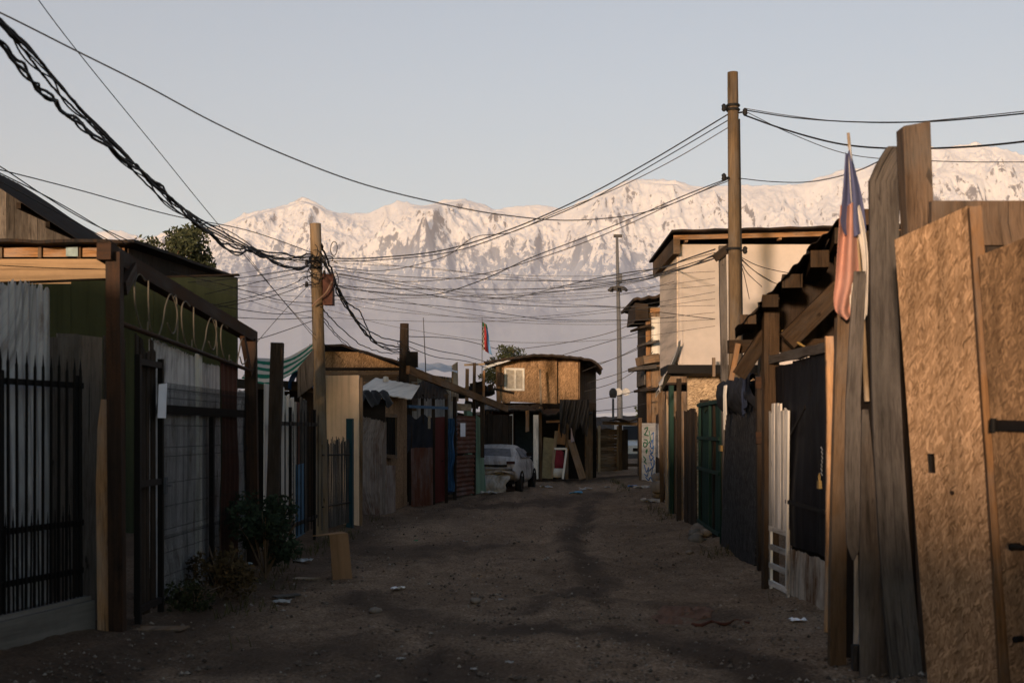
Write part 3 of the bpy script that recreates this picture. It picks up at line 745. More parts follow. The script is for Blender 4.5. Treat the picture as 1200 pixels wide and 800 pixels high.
b = MB(); g = [[(-12.4 + 6.2 * i / 24, 21.0 + 7.6 * j / 6, 4.67 + .34 * j / 6 + .012 * math.sin(i * 1.3) + rnd.uniform(-.008, .008)) for j in range(7)] for i in range(25)]; b.sheet(g, .05, False); obj('roof', b, M['corr_dark'], t)
b = MB(); b.box(-7.46, -7.26, 21.4, 21.45, 4.47, 4.63); obj('vent_patch', b, plain('pale_blue_sheet', (.25, .33, .36)), t)

# ---- house with steep corrugated roof at the left edge
t = thing('gabled_house', 'wooden house with a steep dark corrugated roof at the upper left edge', 'house', ground(-13.5, 33, 0))
b = MB(Matrix.Translation((0, 33.0, 0))); boards(b, 4.25, 0, 6.0, .2, .03, 0, -15.1, .005, 0, 0, top=lambda a: 5.86 + .56 / .85 * (-10.1 + 15.1 - 4.25 * a) - .03); obj('gable_wall', b, M['w_grey'], t)
b = MB(); b.box(-11.0, -10.84, 32.8, 32.97, 0, 6.2); obj('corner_post', b, M['w_brown'], t)
Mr = Matrix(((.84, 0, -.54, -8.05), (0, 1, 0, 24.0), (-.54, 0, -.84, 5.12), (0, 0, 0, 1)))
b = MB()
g = []
for i in range(100):
    a = i / 99; y = 29.9 + 6.5 * a; row = []
    for j in range(9):
        s_ = j / 8 * 4.6; row.append((-10.1 - .85 * s_, y, 5.99 + .56 * s_ + .022 * math.sin(i * 1.25) + .01 * math.sin(j * 2.2)))
    g.append(row)
b.sheet(g, .004); obj('roof', b, M['corr_dark'], t)
for s_ in (.15, .9, 1.7):
    b = MB(); b.box(-10.12 - .85 * s_ - .05, -10.12 - .85 * s_ + .05, 30.0, 32.9, 5.88 + .56 * s_ - .07, 5.95 + .56 * s_); obj('purlin', b, M['w_dark'], t)

# ---- pointed stake, picket fence with patchwork boards
b = MB(); b.bar(Vector((X(318, 15.2), 15.2, -.1)), Vector((X(324, 15.2), 15.25, 2.60)), .14, .12, seg=4, wj=.006); obj('stake', b, M['w_dark'], label='thick dark stake leaning beside the right end of the scroll gate', cat='post')
PA, PB = (X(324, 15.35), 15.35), (X(373, 18.5), 18.5)
Mx, L = frame(PB, PA)
t = thing('picket_fence', 'black picket fence in front of white, rust and blue boards before the wooden pole', 'fence', ground(-2.8, 17, 0))
b = MB(Mx); pickets(b, L, .18, 1.83, .27, .0065, 0, .02, .08, .02); obj('picket_row', b, M['iron'], t)
for z in (.3, 1.62):
    b = MB(Mx); b.box(0, L, -.03, -.014, z, z + .05); obj('rail', b, M['iron'], t)
for u in (.02, L * .62, L - .05):
    b = MB(Mx); b.box(u - .025, u + .025, -.07, -.032, -.05, 1.86); obj('post', b, M['iron'], t)
Mx2, L2 = Mx @ Matrix.Translation((0, -.16, 0)), L
t = thing('patchwork_boards', 'patchwork of white, rust red and blue boards behind the black picket fence', 'boards', ground(-3.1, 17, 0))
b = MB(Mx2); b.box(L2 * .55, L2 * .97, -.02, 0, .1, 2.12, .01); obj('white_board', b, M['white_old'], t)
b = MB(Mx2); boards(b, L2 * .24, .1, 2.02, .12, .02, 0, L2 * .31, .012, .1); obj('white_planks', b, M['w_white'], t)
b = MB(Mx2); b.box(L2 * .19, L2 * .30, -.02, 0, 1.1, 1.95, .01); obj('rust_board', b, M['red_rust'], t)
b = MB(Mx2); b.box(L2 * .12, L2 * .33, .015, .03, .1, 1.09, .01); obj('blue_board', b, plain('faded_blue_board', (.05, .12, .20)), t)
b = MB(Mx2); boards(b, L2 * .18, .1, 1.98, .1, .02, 0, 0, .012, .1); obj('grey_planks', b, M['w_grey'], t)
FA, FB = (X(377, 18.75), 18.75), (X(410, 20.4), 20.4)
Mx, L = frame(FB, FA)
t = thing('rod_fence', 'low fence of thin upright rods with a dark teal post before the beige panel', 'fence', ground(-2.65, 19.6, 0))
b = MB(Mx)
for i in range(46):
    u = L * i / 45; b.tube([(u, 0, .1), (u + rnd.uniform(-.02, .02), rnd.uniform(-.01, .01), .8), (u + rnd.uniform(-.03, .03), 0, 1.42 + rnd.uniform(-.08, .05))], .006, 4, cap=False)
obj('rod_row', b, M['w_grey'], t)
for z in (.42, 1.18):
    b = MB(Mx); b.tube([(0, .012, z), (L, .012, z + .02)], .012, 5); obj('rail', b, M['iron'], t)
b = MB(Mx); b.box(-.06, .05, -.05, .05, -.05, 1.75); obj('post', b, M['teal'], t)

# ---- striped awning, tarp, small panel
st = NT('green_white_stripes'); wv = st.n('TexWave', bands_direction='Y', wave_profile='SIN'); st.l(st.uv(1, 1, 1, 0), wv.inputs['Vector']); wv.inputs['Scale'].default_value = .9
M['stripes'] = st.done(st.ramp(wv.outputs['Fac'], [(.48, (.012, .14, .09)), (.52, (.50, .47, .42))]), .9)
b = MB(); g = []
for i in range(14):
    a = i / 13; row = []
    for j in range(7):
        c = j / 6; row.append((X(283, 19.5) + (X(366, 19.5) - X(283, 19.5)) * a, 19.5 + 1.2 * c, Z(443, 19.5) + .16 * a + (.38 + .06 * a) * c - .18 * math.sin(math.pi * a) * (1 - .3 * c) + .18 * a * a + .01 * math.sin(j * 2 + i)))
    g.append(row)
b.sheet(g, .003); obj('striped_awning', b, M['stripes'], label='sagging awning with green and white stripes left of the wooden pole', cat='awning')
b = MB(); g = []
for i in range(12):
    a = i / 11 * math.pi; g.append([(X(352, 21.2) - .20 * math.cos(a), 21.2 + .5 * j / 5, Z(455, 21.2) + .30 * math.sin(a) ** .7 + .015 * math.sin(i * 3 + j * 2)) for j in range(6)])
b.sheet(g, .004); obj('blue_tarp', b, M['blue'], label='bright blue tarp heaped below the striped awning', cat='tarp')
t = thing('shack_front', 'low brown shack front below the striped awning', 'shack', ground(-3.7, 21.6, 0))
b = MB(Matrix.Translation((-4.6, 21.6, 0))); boards(b, 1.5, 0, 2.25, .2, .03); obj('boarding', b, M['w_dark'], t)
b = MB(); b.bar((-4.7, 21.5, 2.35), (-3.05, 21.5, 2.28), .16, .05, side=(0, 0, 1)); obj('beam', b, M['w_brown'], t)
b = MB(); panel4(b, P(349, 466, 18.25), P(367, 452, 18.25), P(368, 408, 18.25), P(349, 432, 18.25), .03); obj('grey_board', b, M['w_grey'], label='slanted grey board leaning against the wooden pole beside the striped awning', cat='board')

# ---- beige panel
t = thing('beige_wall', 'tall flat beige rendered wall panel right of the wooden pole', 'wall', ground(-2.7, 20.8, 0))
b = MB(); b.box(X(379, 20.8), X(421, 20.8), 20.8, 20.9, -.05, Z(440, 20.8), .012); obj('panel', b, M['beige'], t)
b = MB(); b.bar((X(422.5, 20.8), 20.85, -.05), (X(423, 20.8), 20.85, 2.42), .05, .05); obj('edge_batten', b, M['w_old'], t)

# ---- low yellow house in the back
t = thing('back_house', 'low house with an orange chipboard gable and dark roof behind the beige wall', 'house', ground(-3.4, 32, 0))
b = MB(Matrix.Translation((0, 30.0, 0))); b.prism([(-4.6, 0), (-2.5, 0), (-2.5, 3.0), (-3.55, 3.40), (-4.6, 3.42)], 0, .12); obj('gable', b, M['osb'], t)
b = MB(); g = [[(-4.7 + 2.3 * i / 12, 29.7 + 6 * j, 3.50 + .04 - .46 * max(0, (i - 4) / 8) + .01 * math.sin(i * 2)) for j in (0, .5, 1)] for i in range(13)]; b.sheet(g, .05, False); obj('roof', b, M['corr_dark'], t)
b = MB(); b.box(-4.8, -2.2, 29.2, 29.28, 2.93, 3.0); obj('beam', b, M['w_dark'], t)
b = MB(Matrix.Translation((-4.9, 29.1, 0))); hboards(b, 2.75, 2.0, 2.9, .18, .02); obj('lower_boards', b, M['w_old'], t)
b = MB(); b.box(-2.48, -2.40, 30.05, 35, 0, 2.98); obj('side_wall', b, M['w_dark'], t)

# ---- wooden utility pole with box
t = thing('utility_pole', 'short wooden pole with a rusty junction box and a tangle of wires', 'pole', ground(-2.81, 18.9, 0))
b = MB(); b.tube([(-2.81, 18.9, -.2), (-2.84, 18.9, 2.2), (-2.905, 18.9, 4.61)], .105, 14, r1=.082, rj=.03); obj('shaft', b, M['w_pole'], t)
b = MB(); b.box(X(378.5, 18.8), X(391, 18.8), 18.72, 18.92, Z(357, 18.8), Z(322, 18.8), .012); obj('junction_box', b, plain('dark_rust_box', (.075, .032, .024)), t)
for z in (4.05, 3.95):
    b = MB(); b.lathe([(.092, -.015), (.1, 0), (.092, .015)], 14, (-2.892, 18.9, z)); obj('band', b, M['wire'], t)
for k, (z, s) in enumerate(((4.08, 1), (4.02, -1), (3.86, 1), (3.7, -1))):
    b = MB(); b.tube([(-2.89, 18.9, z), (-2.89 + .13 * s, 18.82, z)], .012, 6); b.tube([(-2.89 + .13 * s, 18.82, z - .03), (-2.89 + .13 * s, 18.82, z + .05)], .028, 8, r1=.018); obj('insulator', b, M['wire_grey'], t)

# ---- chipboard shed with pale roof
SL = lambda px: 24.0 + (px - 420) / 30 * 1.0
t = thing('chipboard_shed', 'chipboard shed with a pale fibre cement roof and barred window right of the beige wall', 'shed', ground(-2.4, 25.5, 0))
b = MB(); panel4(b, P(447, 602, 24.7), P(476, 592, 26.4), P(476, 464, 26.4), P(447, 463, 24.7), .03); obj('front_wall', b, M['osb_door'], t)
b = MB(); panel4(b, P(422, 610, 24.2), P(447, 602, 24.65), P(447, 463, 24.65), P(422, 460, 24.2), .03); obj('side_wall', b, M['osb'], t)
b = MB(); g = []
for i in range(30):
    a = i / 29; row = []
    for j in range(6):
        c = j / 5; p = P(419, 457, 24.0).lerp(P(482, 468, 25.6), a); q = P(440, 443, 27.0).lerp(P(492, 452, 27.4), a); r = p.lerp(q, c); r.z += .006 * math.sin(i * 1.6); row.append(r)
    g.append(row)
b.sheet(g, .02); obj('roof', b, M['fibre'], t)
b = MB()
for z in (486, 534): b.bar(P(450, z, 24.6), P(464, z + 1, 25.3), .07, .05, side=(0, 0, 1))
for px in (450, 464): b.bar(P(px, 487, 24.6 + (px - 450) * .05), P(px, 533, 24.6 + (px - 450) * .05), .05, .05)
wf = obj('window', b, M['w_old'], t)
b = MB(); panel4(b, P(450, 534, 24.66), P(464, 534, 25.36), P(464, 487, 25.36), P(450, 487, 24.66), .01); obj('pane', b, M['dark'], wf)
b = MB()
for k in range(5):
    px = 452 + k * 2.6; b.tube([P(px, 534, 24.58 + (px - 450) * .05), P(px, 487, 24.58 + (px - 450) * .05)], .012, 5)
obj('bar_row', b, M['iron'], wf)
b = MB(); b.lathe([(.0, 0), (.06, 0), (.06, .06), (.05, .10), (.0, .11)], 12, P(452, 447, 26.5)); obj('roof_vent', b, M['white_old'], t)
b = MB(); panel4(b, P(451, 604, 24.55), P(463, 599, 25.2), P(463, 545, 25.2), P(451, 545, 24.55), .015); obj('patch_sheet', b, M['corr_brown'], t)

A, B = P(449, 600, 24.45), P(417, 606, 23.6)
Mx, L = frame((A.x, A.y), (B.x, B.y))
t = thing('corrugated_fence', 'grey brown corrugated sheet fence with draped plastic on top beside the beige wall', 'fence', ground(-2.65, 24, 0))
b = MB(Mx); b.corr(0, L, -.03, 1.90, .06, .009, wob=.03, rag=.02, top=lambda a: 1.72 + .12 * a); obj('sheet', b, M['corr_brown'], t)
b = MB(Mx); b.box(-.02, L, -.02, .03, 1.55, 2.15, .01); obj('upper_board', b, M['w_dark'], t)
b = MB(Mx); g = [[(-.1 + (L + .35) * i / 16, -.05 + .22 * j / 6 + .02 * math.sin(i * 2.1 + j), 2.30 - .03 * i / 16 + .04 * math.sin(i * 1.7) - (.22 + .08 * math.sin(i * .9)) * max(0, (j - 2) / 4) ** 1.3) for j in range(7)] for i in range(17)]; b.sheet(g, .006); obj('plastic_sheet', b, M['black_stuff'], t)

# ---- rust porch, dark doorway, draped cloth
t = thing('rust_porch', 'porch with a curled rust sheet roof over a pale corrugated wall beside the red door', 'porch', ground(-1.9, 28.2, 0))
b = MB(); g = []
for i in range(60):
    a = i / 59; row = []
    for j in range(5):
        c = j / 4; p = P(480, 466, 27.0).lerp(P(524, 468, 28.4), a); q = P(482, 462, 28.2).lerp(P(526, 464, 29.6), a); r = p.lerp(q, c); r.z += .36 * math.sin(math.pi * min(1, a * .97 + .02)) ** .7 * c ** .6 + .012 * math.sin(i * 1.2); row.append(r)
    g.append(row)
b.sheet(g, .004); obj('roof', b, M['corr_dark'], t)
b = MB(); b.M, L = frame((X(522, 30.2), 30.2), (X(479, 29), 29)); b.corr(0, L, .8, 2.55, 0, .01, wob=.02); obj('back_wall', b, M['corr_pale'], t)
for px in (481, 495, 508, 523):
    b = MB(); d = 27.1 + (px - 480) * .033; b.bar(P(px, 592, d), P(px, 462, d), .07, .07, seg=2); obj('post', b, M['w_dark'], t)
b = MB(); b.bar(P(478, 476, 27.0), P(524, 478, 28.5), .06, .05, side=(0, 0, 1)); obj('rail', b, plain('blue_painted_rail', (.05, .10, .18)), t)
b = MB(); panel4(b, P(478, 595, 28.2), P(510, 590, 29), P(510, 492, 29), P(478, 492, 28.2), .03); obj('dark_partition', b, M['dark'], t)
b = MB(); g = [[P(475 + 32 * i / 15, 488 + 44 * j / 8 - 3 * math.sin(i * .8) + (2 * math.sin(i * 2.3) if j == 8 else 0), 26.85 + .034 * 32 * i / 15 + .03 * math.sin(i * 1.5 + j * .5)) for j in range(9)] for i in range(16)]; b.sheet(g, .004); obj('black_cloth', b, M['navy'], label='black cloth draped over the rail above the brown sheet', cat='cloth')
b = MB(); b.M, L = frame((X(507, 27.3), 27.3), (X(482, 26.6), 26.6)); b.corr(0, L, -.02, 1.20, .0, .008, .12, wob=.02, rag=.012); obj('brown_sheet', b, M['corr_rust'], label='brown rusted sheet standing on the ground below the black cloth', cat='sheet')
t = thing('red_door', 'dark red door between the brown sheet and the blue tarp', 'door', ground(X(513, 28.6), 28.6, 0))
b = MB(); panel4(b, P(505, 590, 28.1), P(522, 586, 29.2), P(522, 488, 29.2), P(505, 489, 28.1), .045); obj('leaf', b, M['red_door'], t)
b = MB(); c = P(519, 540, 28.88); b.tube([c, c + Vector((.0, -.06, 0)), c + Vector((-.08, -.07, 0))], .012, 6); obj('handle', b, M['iron'], t)
b = MB(); g = [[P(523 + 9 * i / 8 + 1.0 * math.sin(j * 1.1), 490 + 86 * j / 14, 29.2 + .06 * math.sin(i * 2.2 + j * .6)) for j in range(15)] for i in range(9)]; b.sheet(g, .004); obj('hanging_tarp', b, M['blue'], label='narrow blue tarp hanging between the red door and the rusted shutter', cat='tarp')
b = MB(); g = [[P(501.5 + 3 * i / 3, 487 + 15 * j / 6, 27.5 + .03 * math.sin(i + j)) for j in range(7)] for i in range(4)]; b.sheet(g, .004); obj('pale_rag', b, cloth('pale_rag_cloth', (.35, .32, .28)), label='pale rag hung beside the red door', cat='rag')
# rusted shutter
t = thing('rusted_shutter', 'rusted horizontal corrugated shutter in two halves with a white paper on it', 'shutter', ground(X(546, 30.5), 30.5, 0))
A, B = (X(556, 31.4), 31.4), (X(534, 29.8), 29.8); Mx, L = frame(A, B)
b = MB(Mx); b.corr(0, L, 1.02, 1.92, .03, .014, .11, True, wob=.03); obj('upper_sheet', b, M['corr_rust'], t)
b = MB(Mx); b.corr(.02, L, .02, .98, .0, .014, .11, True, wob=.04); obj('lower_sheet', b, M['corr_rust'], t)
for u in (L + .03, -.03):
    b = MB(Mx); b.box(u - .04, u + .04, -.05, .02, -.05, 2.35); obj('post', b, M['w_dark'], t)
b = MB(Mx); b.box(L * .3, L * .85, -.1, .06, 2.03, 2.2, .01); obj('lintel_box', b, M['w_pale'], t)
b = MB(Mx); b.box(L * .62, L * .88, .055, .058, 1.42, 1.74); obj('notice', b, M['paper'], t)
t = thing('mint_wall', 'faded mint green wall end with a dark post behind the wrecked car', 'wall', ground(X(560, 32), 32, 0))
b = MB(); panel4(b, P(548, 583, 31.6), P(568, 576, 32.7), P(562, 490, 32.4), P(545, 478, 31.5), .08); obj('panel', b, M['mint'], t)
b = MB(); b.bar(P(565.5, 536, 32.15), P(564.5, 470, 32.15), .10, .10, seg=3, wj=.004); obj('post', b, M['w_dark'], t)

# ---- stump pole, antenna, orange beam, silver tarp, odd sticks
t = thing('broken_pole', 'broken dark pole stump wrapped in loose wires behind the pale shed roof', 'pole', ground(X(473, 28.5), 28.5, 0))
b = MB(); b.tube([P(472, 560, 28.5), P(473, 440, 28.5), P(474, 379, 28.5)], .12, 10, r1=.10, rj=.10); obj('shaft', b, M['w_dark'], t)
b = MB(); b.box(X(476, 28.4), X(490, 28.4), 28.3, 28.5, Z(430, 28.4), Z(412, 28.4), .01); obj('meter_box', b, M['iron'], t)
b = MB()
for k in range(7):
    a0 = rnd.uniform(0, 6); c0 = P(473, 395 + 8 * k, 28.5); b.tube([c0 + Vector((.14 * math.cos(a0 + i * .7), .14 * math.sin(a0 + i * .7), -.05 * i)) for i in range(9)], .008, 4)
obj('wire_coil', b, M['wire'], t)
b = MB(); b.tube([P(500, 470, 29), P(498.5, 424, 29), P(496, 372, 29)], .014, 6, r1=.008); obj('antenna', b, M['wire_grey'], label='thin metal rod standing behind the broken pole stump', cat='rod')
b = MB(); b.bar(P(478, 433, 26.5), P(594, 479, 34.5), .17, .07, side=(0, 0, 1), seg=6, wj=.004); obj('orange_beam', b, M['w_orange'], label='long orange timber sloping down to the right over the shutter', cat='beam')
b = MB(); g = []
for i in range(22):
    g.append([P(474 + 62 * i / 21, (437 - 8 * j / 5) + 1.0 * math.sin(i * .9 + j) - 3.5 * math.sin(math.pi * i / 21), 30 + 2.5 * j / 5) for j in range(6)])
b.sheet(g, .006); obj('silver_tarp', b, M['silver_tarp'], label='silver tarp roof behind the broken pole stump', cat='tarp')
t = thing('pale_shack', 'pale corrugated shack wall under the silver tarp', 'shack', ground(X(508, 32), 32, 0))
b = MB(); b.M, L = frame((X(536, 31.5), 31.5), (X(480, 30.5), 30.5)); b.corr(0, L, 0, 2.95, 0, .01, wob=.02, top=lambda a: 2.85 + .1 * a); obj('wall', b, M['corr_pale'], t)
b = MB(); panel4(b, P(529, 470, 30.8), P(537, 470, 31.2), P(536, 424, 31.2), P(530, 428, 30.8), .02); obj('end_board', b, M['w_pale'], t)
for px, y0, y1, w_, nm in ((547, 432, 480, .09, 'orange'), (555.5, 425, 480, .08, 'leaning'), (566.5, 434, 480, .06, 'slim')):
    b = MB(); b.bar(P(px - 1, y1 + 60, 33.2), P(px + .6, y0, 33.2), w_, w_, seg=2); obj('bare_post', b, M['w_orange'] if nm != 'leaning' else M['w_brown'], label='%s bare post standing behind the shutter under the long sloping timber' % {'orange': 'thick short orange', 'leaning': 'tall brown', 'slim': 'slimmest rusty'}[nm], cat='post')
b = MB(); b.bar(P(544, 427.5, 33.4), P(568, 426.5, 33.4), .05, .05, side=(0, 0, 1)); obj('cross_lath', b, M['w_pale'], label='pale lath laid level across the tops of the bare posts', cat='lath')
t = thing('junk_shelf', 'jumble of dark timbers and scrap stacked on the roof behind the shutter', 'scrap heap', P(545, 490, 33.6))
b = MB()
for k in range(16):
    p = P(rnd.uniform(526, 580), rnd.uniform(448, 492), rnd.uniform(33, 34.5)); q = p + Vector((rnd.uniform(-.6, .6), rnd.uniform(-.3, .3), rnd.uniform(-.12, .12))); b = MB(); b.bar(p, q, rnd.uniform(.05, .16), .05, side=(0, 0, 1)); obj('timber', b, M['w_dark'], t)
b = MB()
for k in range(5): b.rock(P(532 + k * 10, 458 + 3 * (k % 2), 34.4), .22, .7)
obj('bundle_pile', b, M['black_stuff'], t)
b = MB(); boards(b, 0, 0, 1) if False else None
b = MB(); b.M, L = frame((X(600, 35.5), 35.5), (X(530, 34.2), 34.2)); boards(b, L, 0, 2.0, .18, .03); obj('back_boards', b, M['w_dark'], t)

# ---- flag of black-fringed colours on a thin pole
t = thing('striped_flag', 'green, red and blue flag with a dark patterned edge on a thin pole', 'flag', P(564.5, 480, 36))
b = MB(); b.tube([P(564.5, 560, 36), P(565, 372, 36)], .014, 6, r1=.009); obj('pole', b, M['steel'], t)
def flagpart(name, c, v0, v1, u0=0, u1=1):
    b = MB(); g = []
    for i in range(8):
        row = []
        for j in range(12):
            v = v0 + (v1 - v0) * i / 7; u = u0 + (u1 - u0) * j / 11
            x = 565 + 13 * v * (.4 + .6 * u) + .4 * math.sin(u * 6); y = 377 + 37 * u - 5 * (1 - v) * u + 3 * v
            row.append(P(x, y, 36 + .10 * math.sin(v * 7 + u * 3)))
        g.append(row)
    b.sheet(g, .002); obj(name, b, c, t)
flagpart('red_band', cloth('flag_red', (.30, .03, .03)), .28, .62)
flagpart('blue_band', cloth('flag_blue', (.14, .28, .50)), .62, .93, .15)
flagpart('green_band', cloth('flag_green', (.02, .18, .08)), .0, 1.0, 0, .16)
chk = NT('flag_fringe'); cc = chk.n('TexChecker'); chk.l(chk.uv(1, 1), cc.inputs['Vector']); cc.inputs['Scale'].default_value = 14; cc.inputs['Color1'].default_value = (.015, .015, .015, 1); cc.inputs['Color2'].default_value = (.35, .33, .3, 1)
flagpart('patterned_edge', chk.done(cc.outputs[0], .9), .0, .28, .18)
# ================================================================== RIGHT SIDE OF THE LANE
# ---- near chipboard panels and weathered boards
t = thing('chipboard_hoarding', 'tall weathered chipboard hoarding with a small square notch and orange edge batten', 'hoarding', P(1138, 830, 7.2))
b = MB(); panel_hole(b, P(1091, 830, 7.25), P(1176, 880, 6.82), P(1136, 241, 6.82), P(1050, 281, 7.25), .022, (.20, .34, .505, .545)); obj('board', b, M['osb_near'], t)
b = MB(); panel4(b, P(1093, 560, 7.36), P(1135, 570, 7.1), P(1128, 480, 7.1), P(1088, 478, 7.36), .01); obj('backing', b, M['w_dark'], t)
b = MB(); b.bar(P(1142, 243, 6.77), P(1184, 880, 6.75), .062, .075, side=(1, -.2, 0), seg=6, wj=.002, bend=.01); obj('edge_batten', b, M['w_orange'], t)
b = MB(); b.tube([P(1120, 577, 7.02), P(1120, 577, 7.02) + Vector((-.03, -.02, 0))], .012, 8); obj('knot', b, M['w_dark'], t)
t = thing('plywood_door', 'brown chipboard door with a dark strap hinge, cut by the right edge', 'door', P(1205, 860, 6.3))
b = MB(); panel4(b, P(1193, 880, 6.7), P(1340, 960, 6.0), P(1300, 240, 6.0), P(1149, 300, 6.7), .03); obj('leaf', b, M['osb_door'], t)
b = MB(); b.bar(P(1164, 498, 6.62), P(1240, 500, 6.25), .055, .018, side=(0, 0, 1)); b.tube([P(1164, 490, 6.6), P(1164, 506, 6.6)], .018, 8); obj('strap_hinge', b, M['iron'], t)
b = MB(); c = P(1194, 640, 6.53); b.tube([c, c + Vector((-.05, -.03, 0))], .02, 12); b.tube([c + Vector((-.05, -.03, 0)), c + Vector((-.01, -.09, 0))], .014, 8); obj('bolt', b, M['iron'], t)
b = MB(); c = P(1197, 748, 6.53); b.tube([c, c + Vector((-.045, -.03, 0))], .018, 12); obj('bolt', b, M['iron'], t)
b = MB(); ribbon(b, [(1092, 1092, 236, 7.55)] and [(1090, 1250, 236, 7.3), (1090, 1250, 262, 7.3), (1095, 1250, 288, 7.3)], .05); obj('rough_beam', b, M['w_post'], label='rough weathered board lying level behind the tops of the chipboard hoarding and chipboard door', cat='board')
b = MB(); b.bar(P(1100, 840, 7.95), P(1070, 148, 7.95), .165, .15, side=(1, 0, 0), seg=8, wj=.004, cut1=.012); obj('square_post', b, M['w_post'], label='thick weathered square post standing tallest behind the chipboard hoarding', cat='post', bevel=.008)
b = MB(); ribbon(b, [(1045, 1083, 812, 7.85), (1036, 1073, 715, 7.95), (1029, 1064, 620, 8.0), (1024, 1058, 530, 8.05), (1021, 1054, 440, 8.1), (1020, 1052, 350, 8.12), (1019, 1053, 270, 8.14), (1018, 1054, 213, 8.15), (1026, 1055, 194, 8.15), (1036, 1055, 177, 8.15), (1040, 1055, 172, 8.15)], .03)
obj('leaning_plank', b, M['w_grey'], label='tall bowed grey plank with a slanted top, left of the thick square post', cat='plank', bevel=.004)
b = MB(); ribbon(b, [(999, 1001, 656, 8.2), (992, 1009, 638, 8.2), (990, 1009, 560, 8.22), (991, 1008, 470, 8.25), (996, 1012, 380, 8.28), (1000, 1015, 318, 8.3)], .022)
obj('pointed_plank', b, M['w_grey'], label='narrow dark grey plank with a pointed lower end hanging below the faded tricolour flag', cat='plank', bevel=.003)
b = MB(); ribbon(b, [(1008, 1047, 812, 8.0), (1007, 1036, 700, 8.05), (1008, 1028, 600, 8.1), (1009, 1021, 520, 8.15), (1010, 1017, 480, 8.2)], .022)
obj('low_plank', b, M['w_greyd'], label='dark plank that narrows upwards at the foot of the tall bowed grey plank', cat='plank', bevel=.003)
b = MB(); ribbon(b, [(1000, 1008, 770, 8.3), (1001, 1006, 700, 8.3), (1001, 1005, 650, 8.3)], .012); obj('pale_strip', b, M['w_white'], label='thin pale wooden strip beside the foot of the dark planks', cat='strip')
t = thing('dark_boarding', 'dark boarding behind the leaning grey planks', 'boarding', P(1030, 800, 8.7))
b = MB(); panel4(b, P(984, 790, 8.9), P(1120, 830, 8.0), P(1085, 250, 8.0), P(1030, 300, 8.6), .03); obj('board', b, M['w_dark'], t)
b = MB(); panel4(b, P(985, 790, 8.75), P(1050, 810, 8.3), P(1046, 330, 8.3), P(1000, 350, 8.7), .03); obj('board', b, M['w_dark'], t)
b = MB(); b.bar(P(1003, 792, 8.2), P(1003, 755, 8.2), .05, .05); obj('peg', b, M['w_grey'], label='short grey wooden peg in the dirt at the foot of the dark planks', cat='peg')
b = MB(); ribbon(b, [(971, 990, 784, 8.42), (972, 990, 690, 8.43), (974, 992, 580, 8.44), (977, 993, 470, 8.46), (980, 994, 372, 8.48)], .07)
obj('gate_post', b, M['w_old'], label='brown square post with its foot in the dirt just right of the black metal gate', cat='post', bevel=.006)
b = MB(); ribbon(b, [(966, 970, 740, 9.6), (968, 976, 610, 9.6), (969, 979, 480, 9.6), (967, 976, 394, 9.6)], .035, False)
obj('split_post', b, M['w_tan'], label='pale split timber upright between the black metal gate and the brown square post', cat='post')

# ---- faded tricolour flag on a wooden staff
t = thing('tricolour_flag', 'faded blue, white and red flag hanging limp from a wooden staff beside the grey plank', 'flag', P(1013, 400, 8.35))
b = MB(); b.tube([P(1016, 470, 8.36), P(1011, 370, 8.36), P(1003, 250, 8.36), P(994, 156, 8.36)], .018, 8, r1=.010); obj('staff', b, M['w_pale'], t)
def drape(name, m, rows, amp=.02, fr=9):
    b = MB(); g = []
    n = 14
    for i in range(n):
        u = i / (n - 1); col = []
        for (l, r, y) in rows: col.append(P(l + (r - l) * u, y + 3 * math.sin(u * 5), 8.30 + amp * math.sin(u * fr + y * .02)))
        g.append(catmull(col, 3))
    b.sheet(g, .002); return obj(name, b, m, t)
drape('blue_field', cloth('flag_blue_faded', (.085, .095, .19), (.06, .07, .14)), [(991, 996, 178), (989, 1003, 205), (987, 1010, 232), (985, 1014, 258), (990, 1015, 275)], .032, 10)
drape('white_field', cloth('flag_white_faded', (.68, .64, .61)), [(994, 996.5, 172), (995.5, 1000, 205), (997.5, 1005, 235), (1003, 1012, 262), (1010, 1017, 300), (1012, 1017, 345), (1011, 1016, 372)], .012)
drape('red_field', cloth('flag_red_faded', (.44, .245, .20), (.36, .18, .145)), [(985, 1001, 240), (983, 1003, 270), (981, 1005, 300), (979, 1007, 330), (977, 1003, 348), (979, 998, 364), (988, 999, 372)], .045, 8)
drape('white_hem', M['white_old'], [(996, 1002, 330), (996, 1003, 355), (998, 1003, 384)], .01)

# ---- black metal gate with white pickets
A, B = (2.61, 10.55), (2.55, 12.58)
Mx, L = frame(A, B)
def U(px):   # pixel column -> distance along this gate
    k = (px - 600) / F; a = (k * A[1] - A[0]) / ((B[0] - A[0]) - k * (B[1] - A[1])); return a * L
t = thing('metal_gate', 'black metal gate with white pickets at its left and a scraped pale foot with padlock', 'gate', ground(2.58, 11.5, 0))
b = MB(Mx); b.corr(0, U(926), .50, 2.20, 0, .003, .24, wob=.06, rag=.004, t=.003, rows=14); obj('black_sheet', b, M['black_sheet'], t)
b = MB(Mx); b.corr(.004, U(922), .05, .47, .002, .006, .2, wob=.03, rag=.01, t=.003); obj('foot_sheet', b, sheetmetal('scraped_foot_sheet', (.50, .43, .36), (.12, .065, .035), .5, .85, 0), t)
b = MB(Mx); b.corr(U(927), L, .9, 2.18, -.03, .003, .24, wob=.03, t=.003, rows=10); obj('upper_sheet', b, M['black_sheet'], t)
b = MB(Mx)
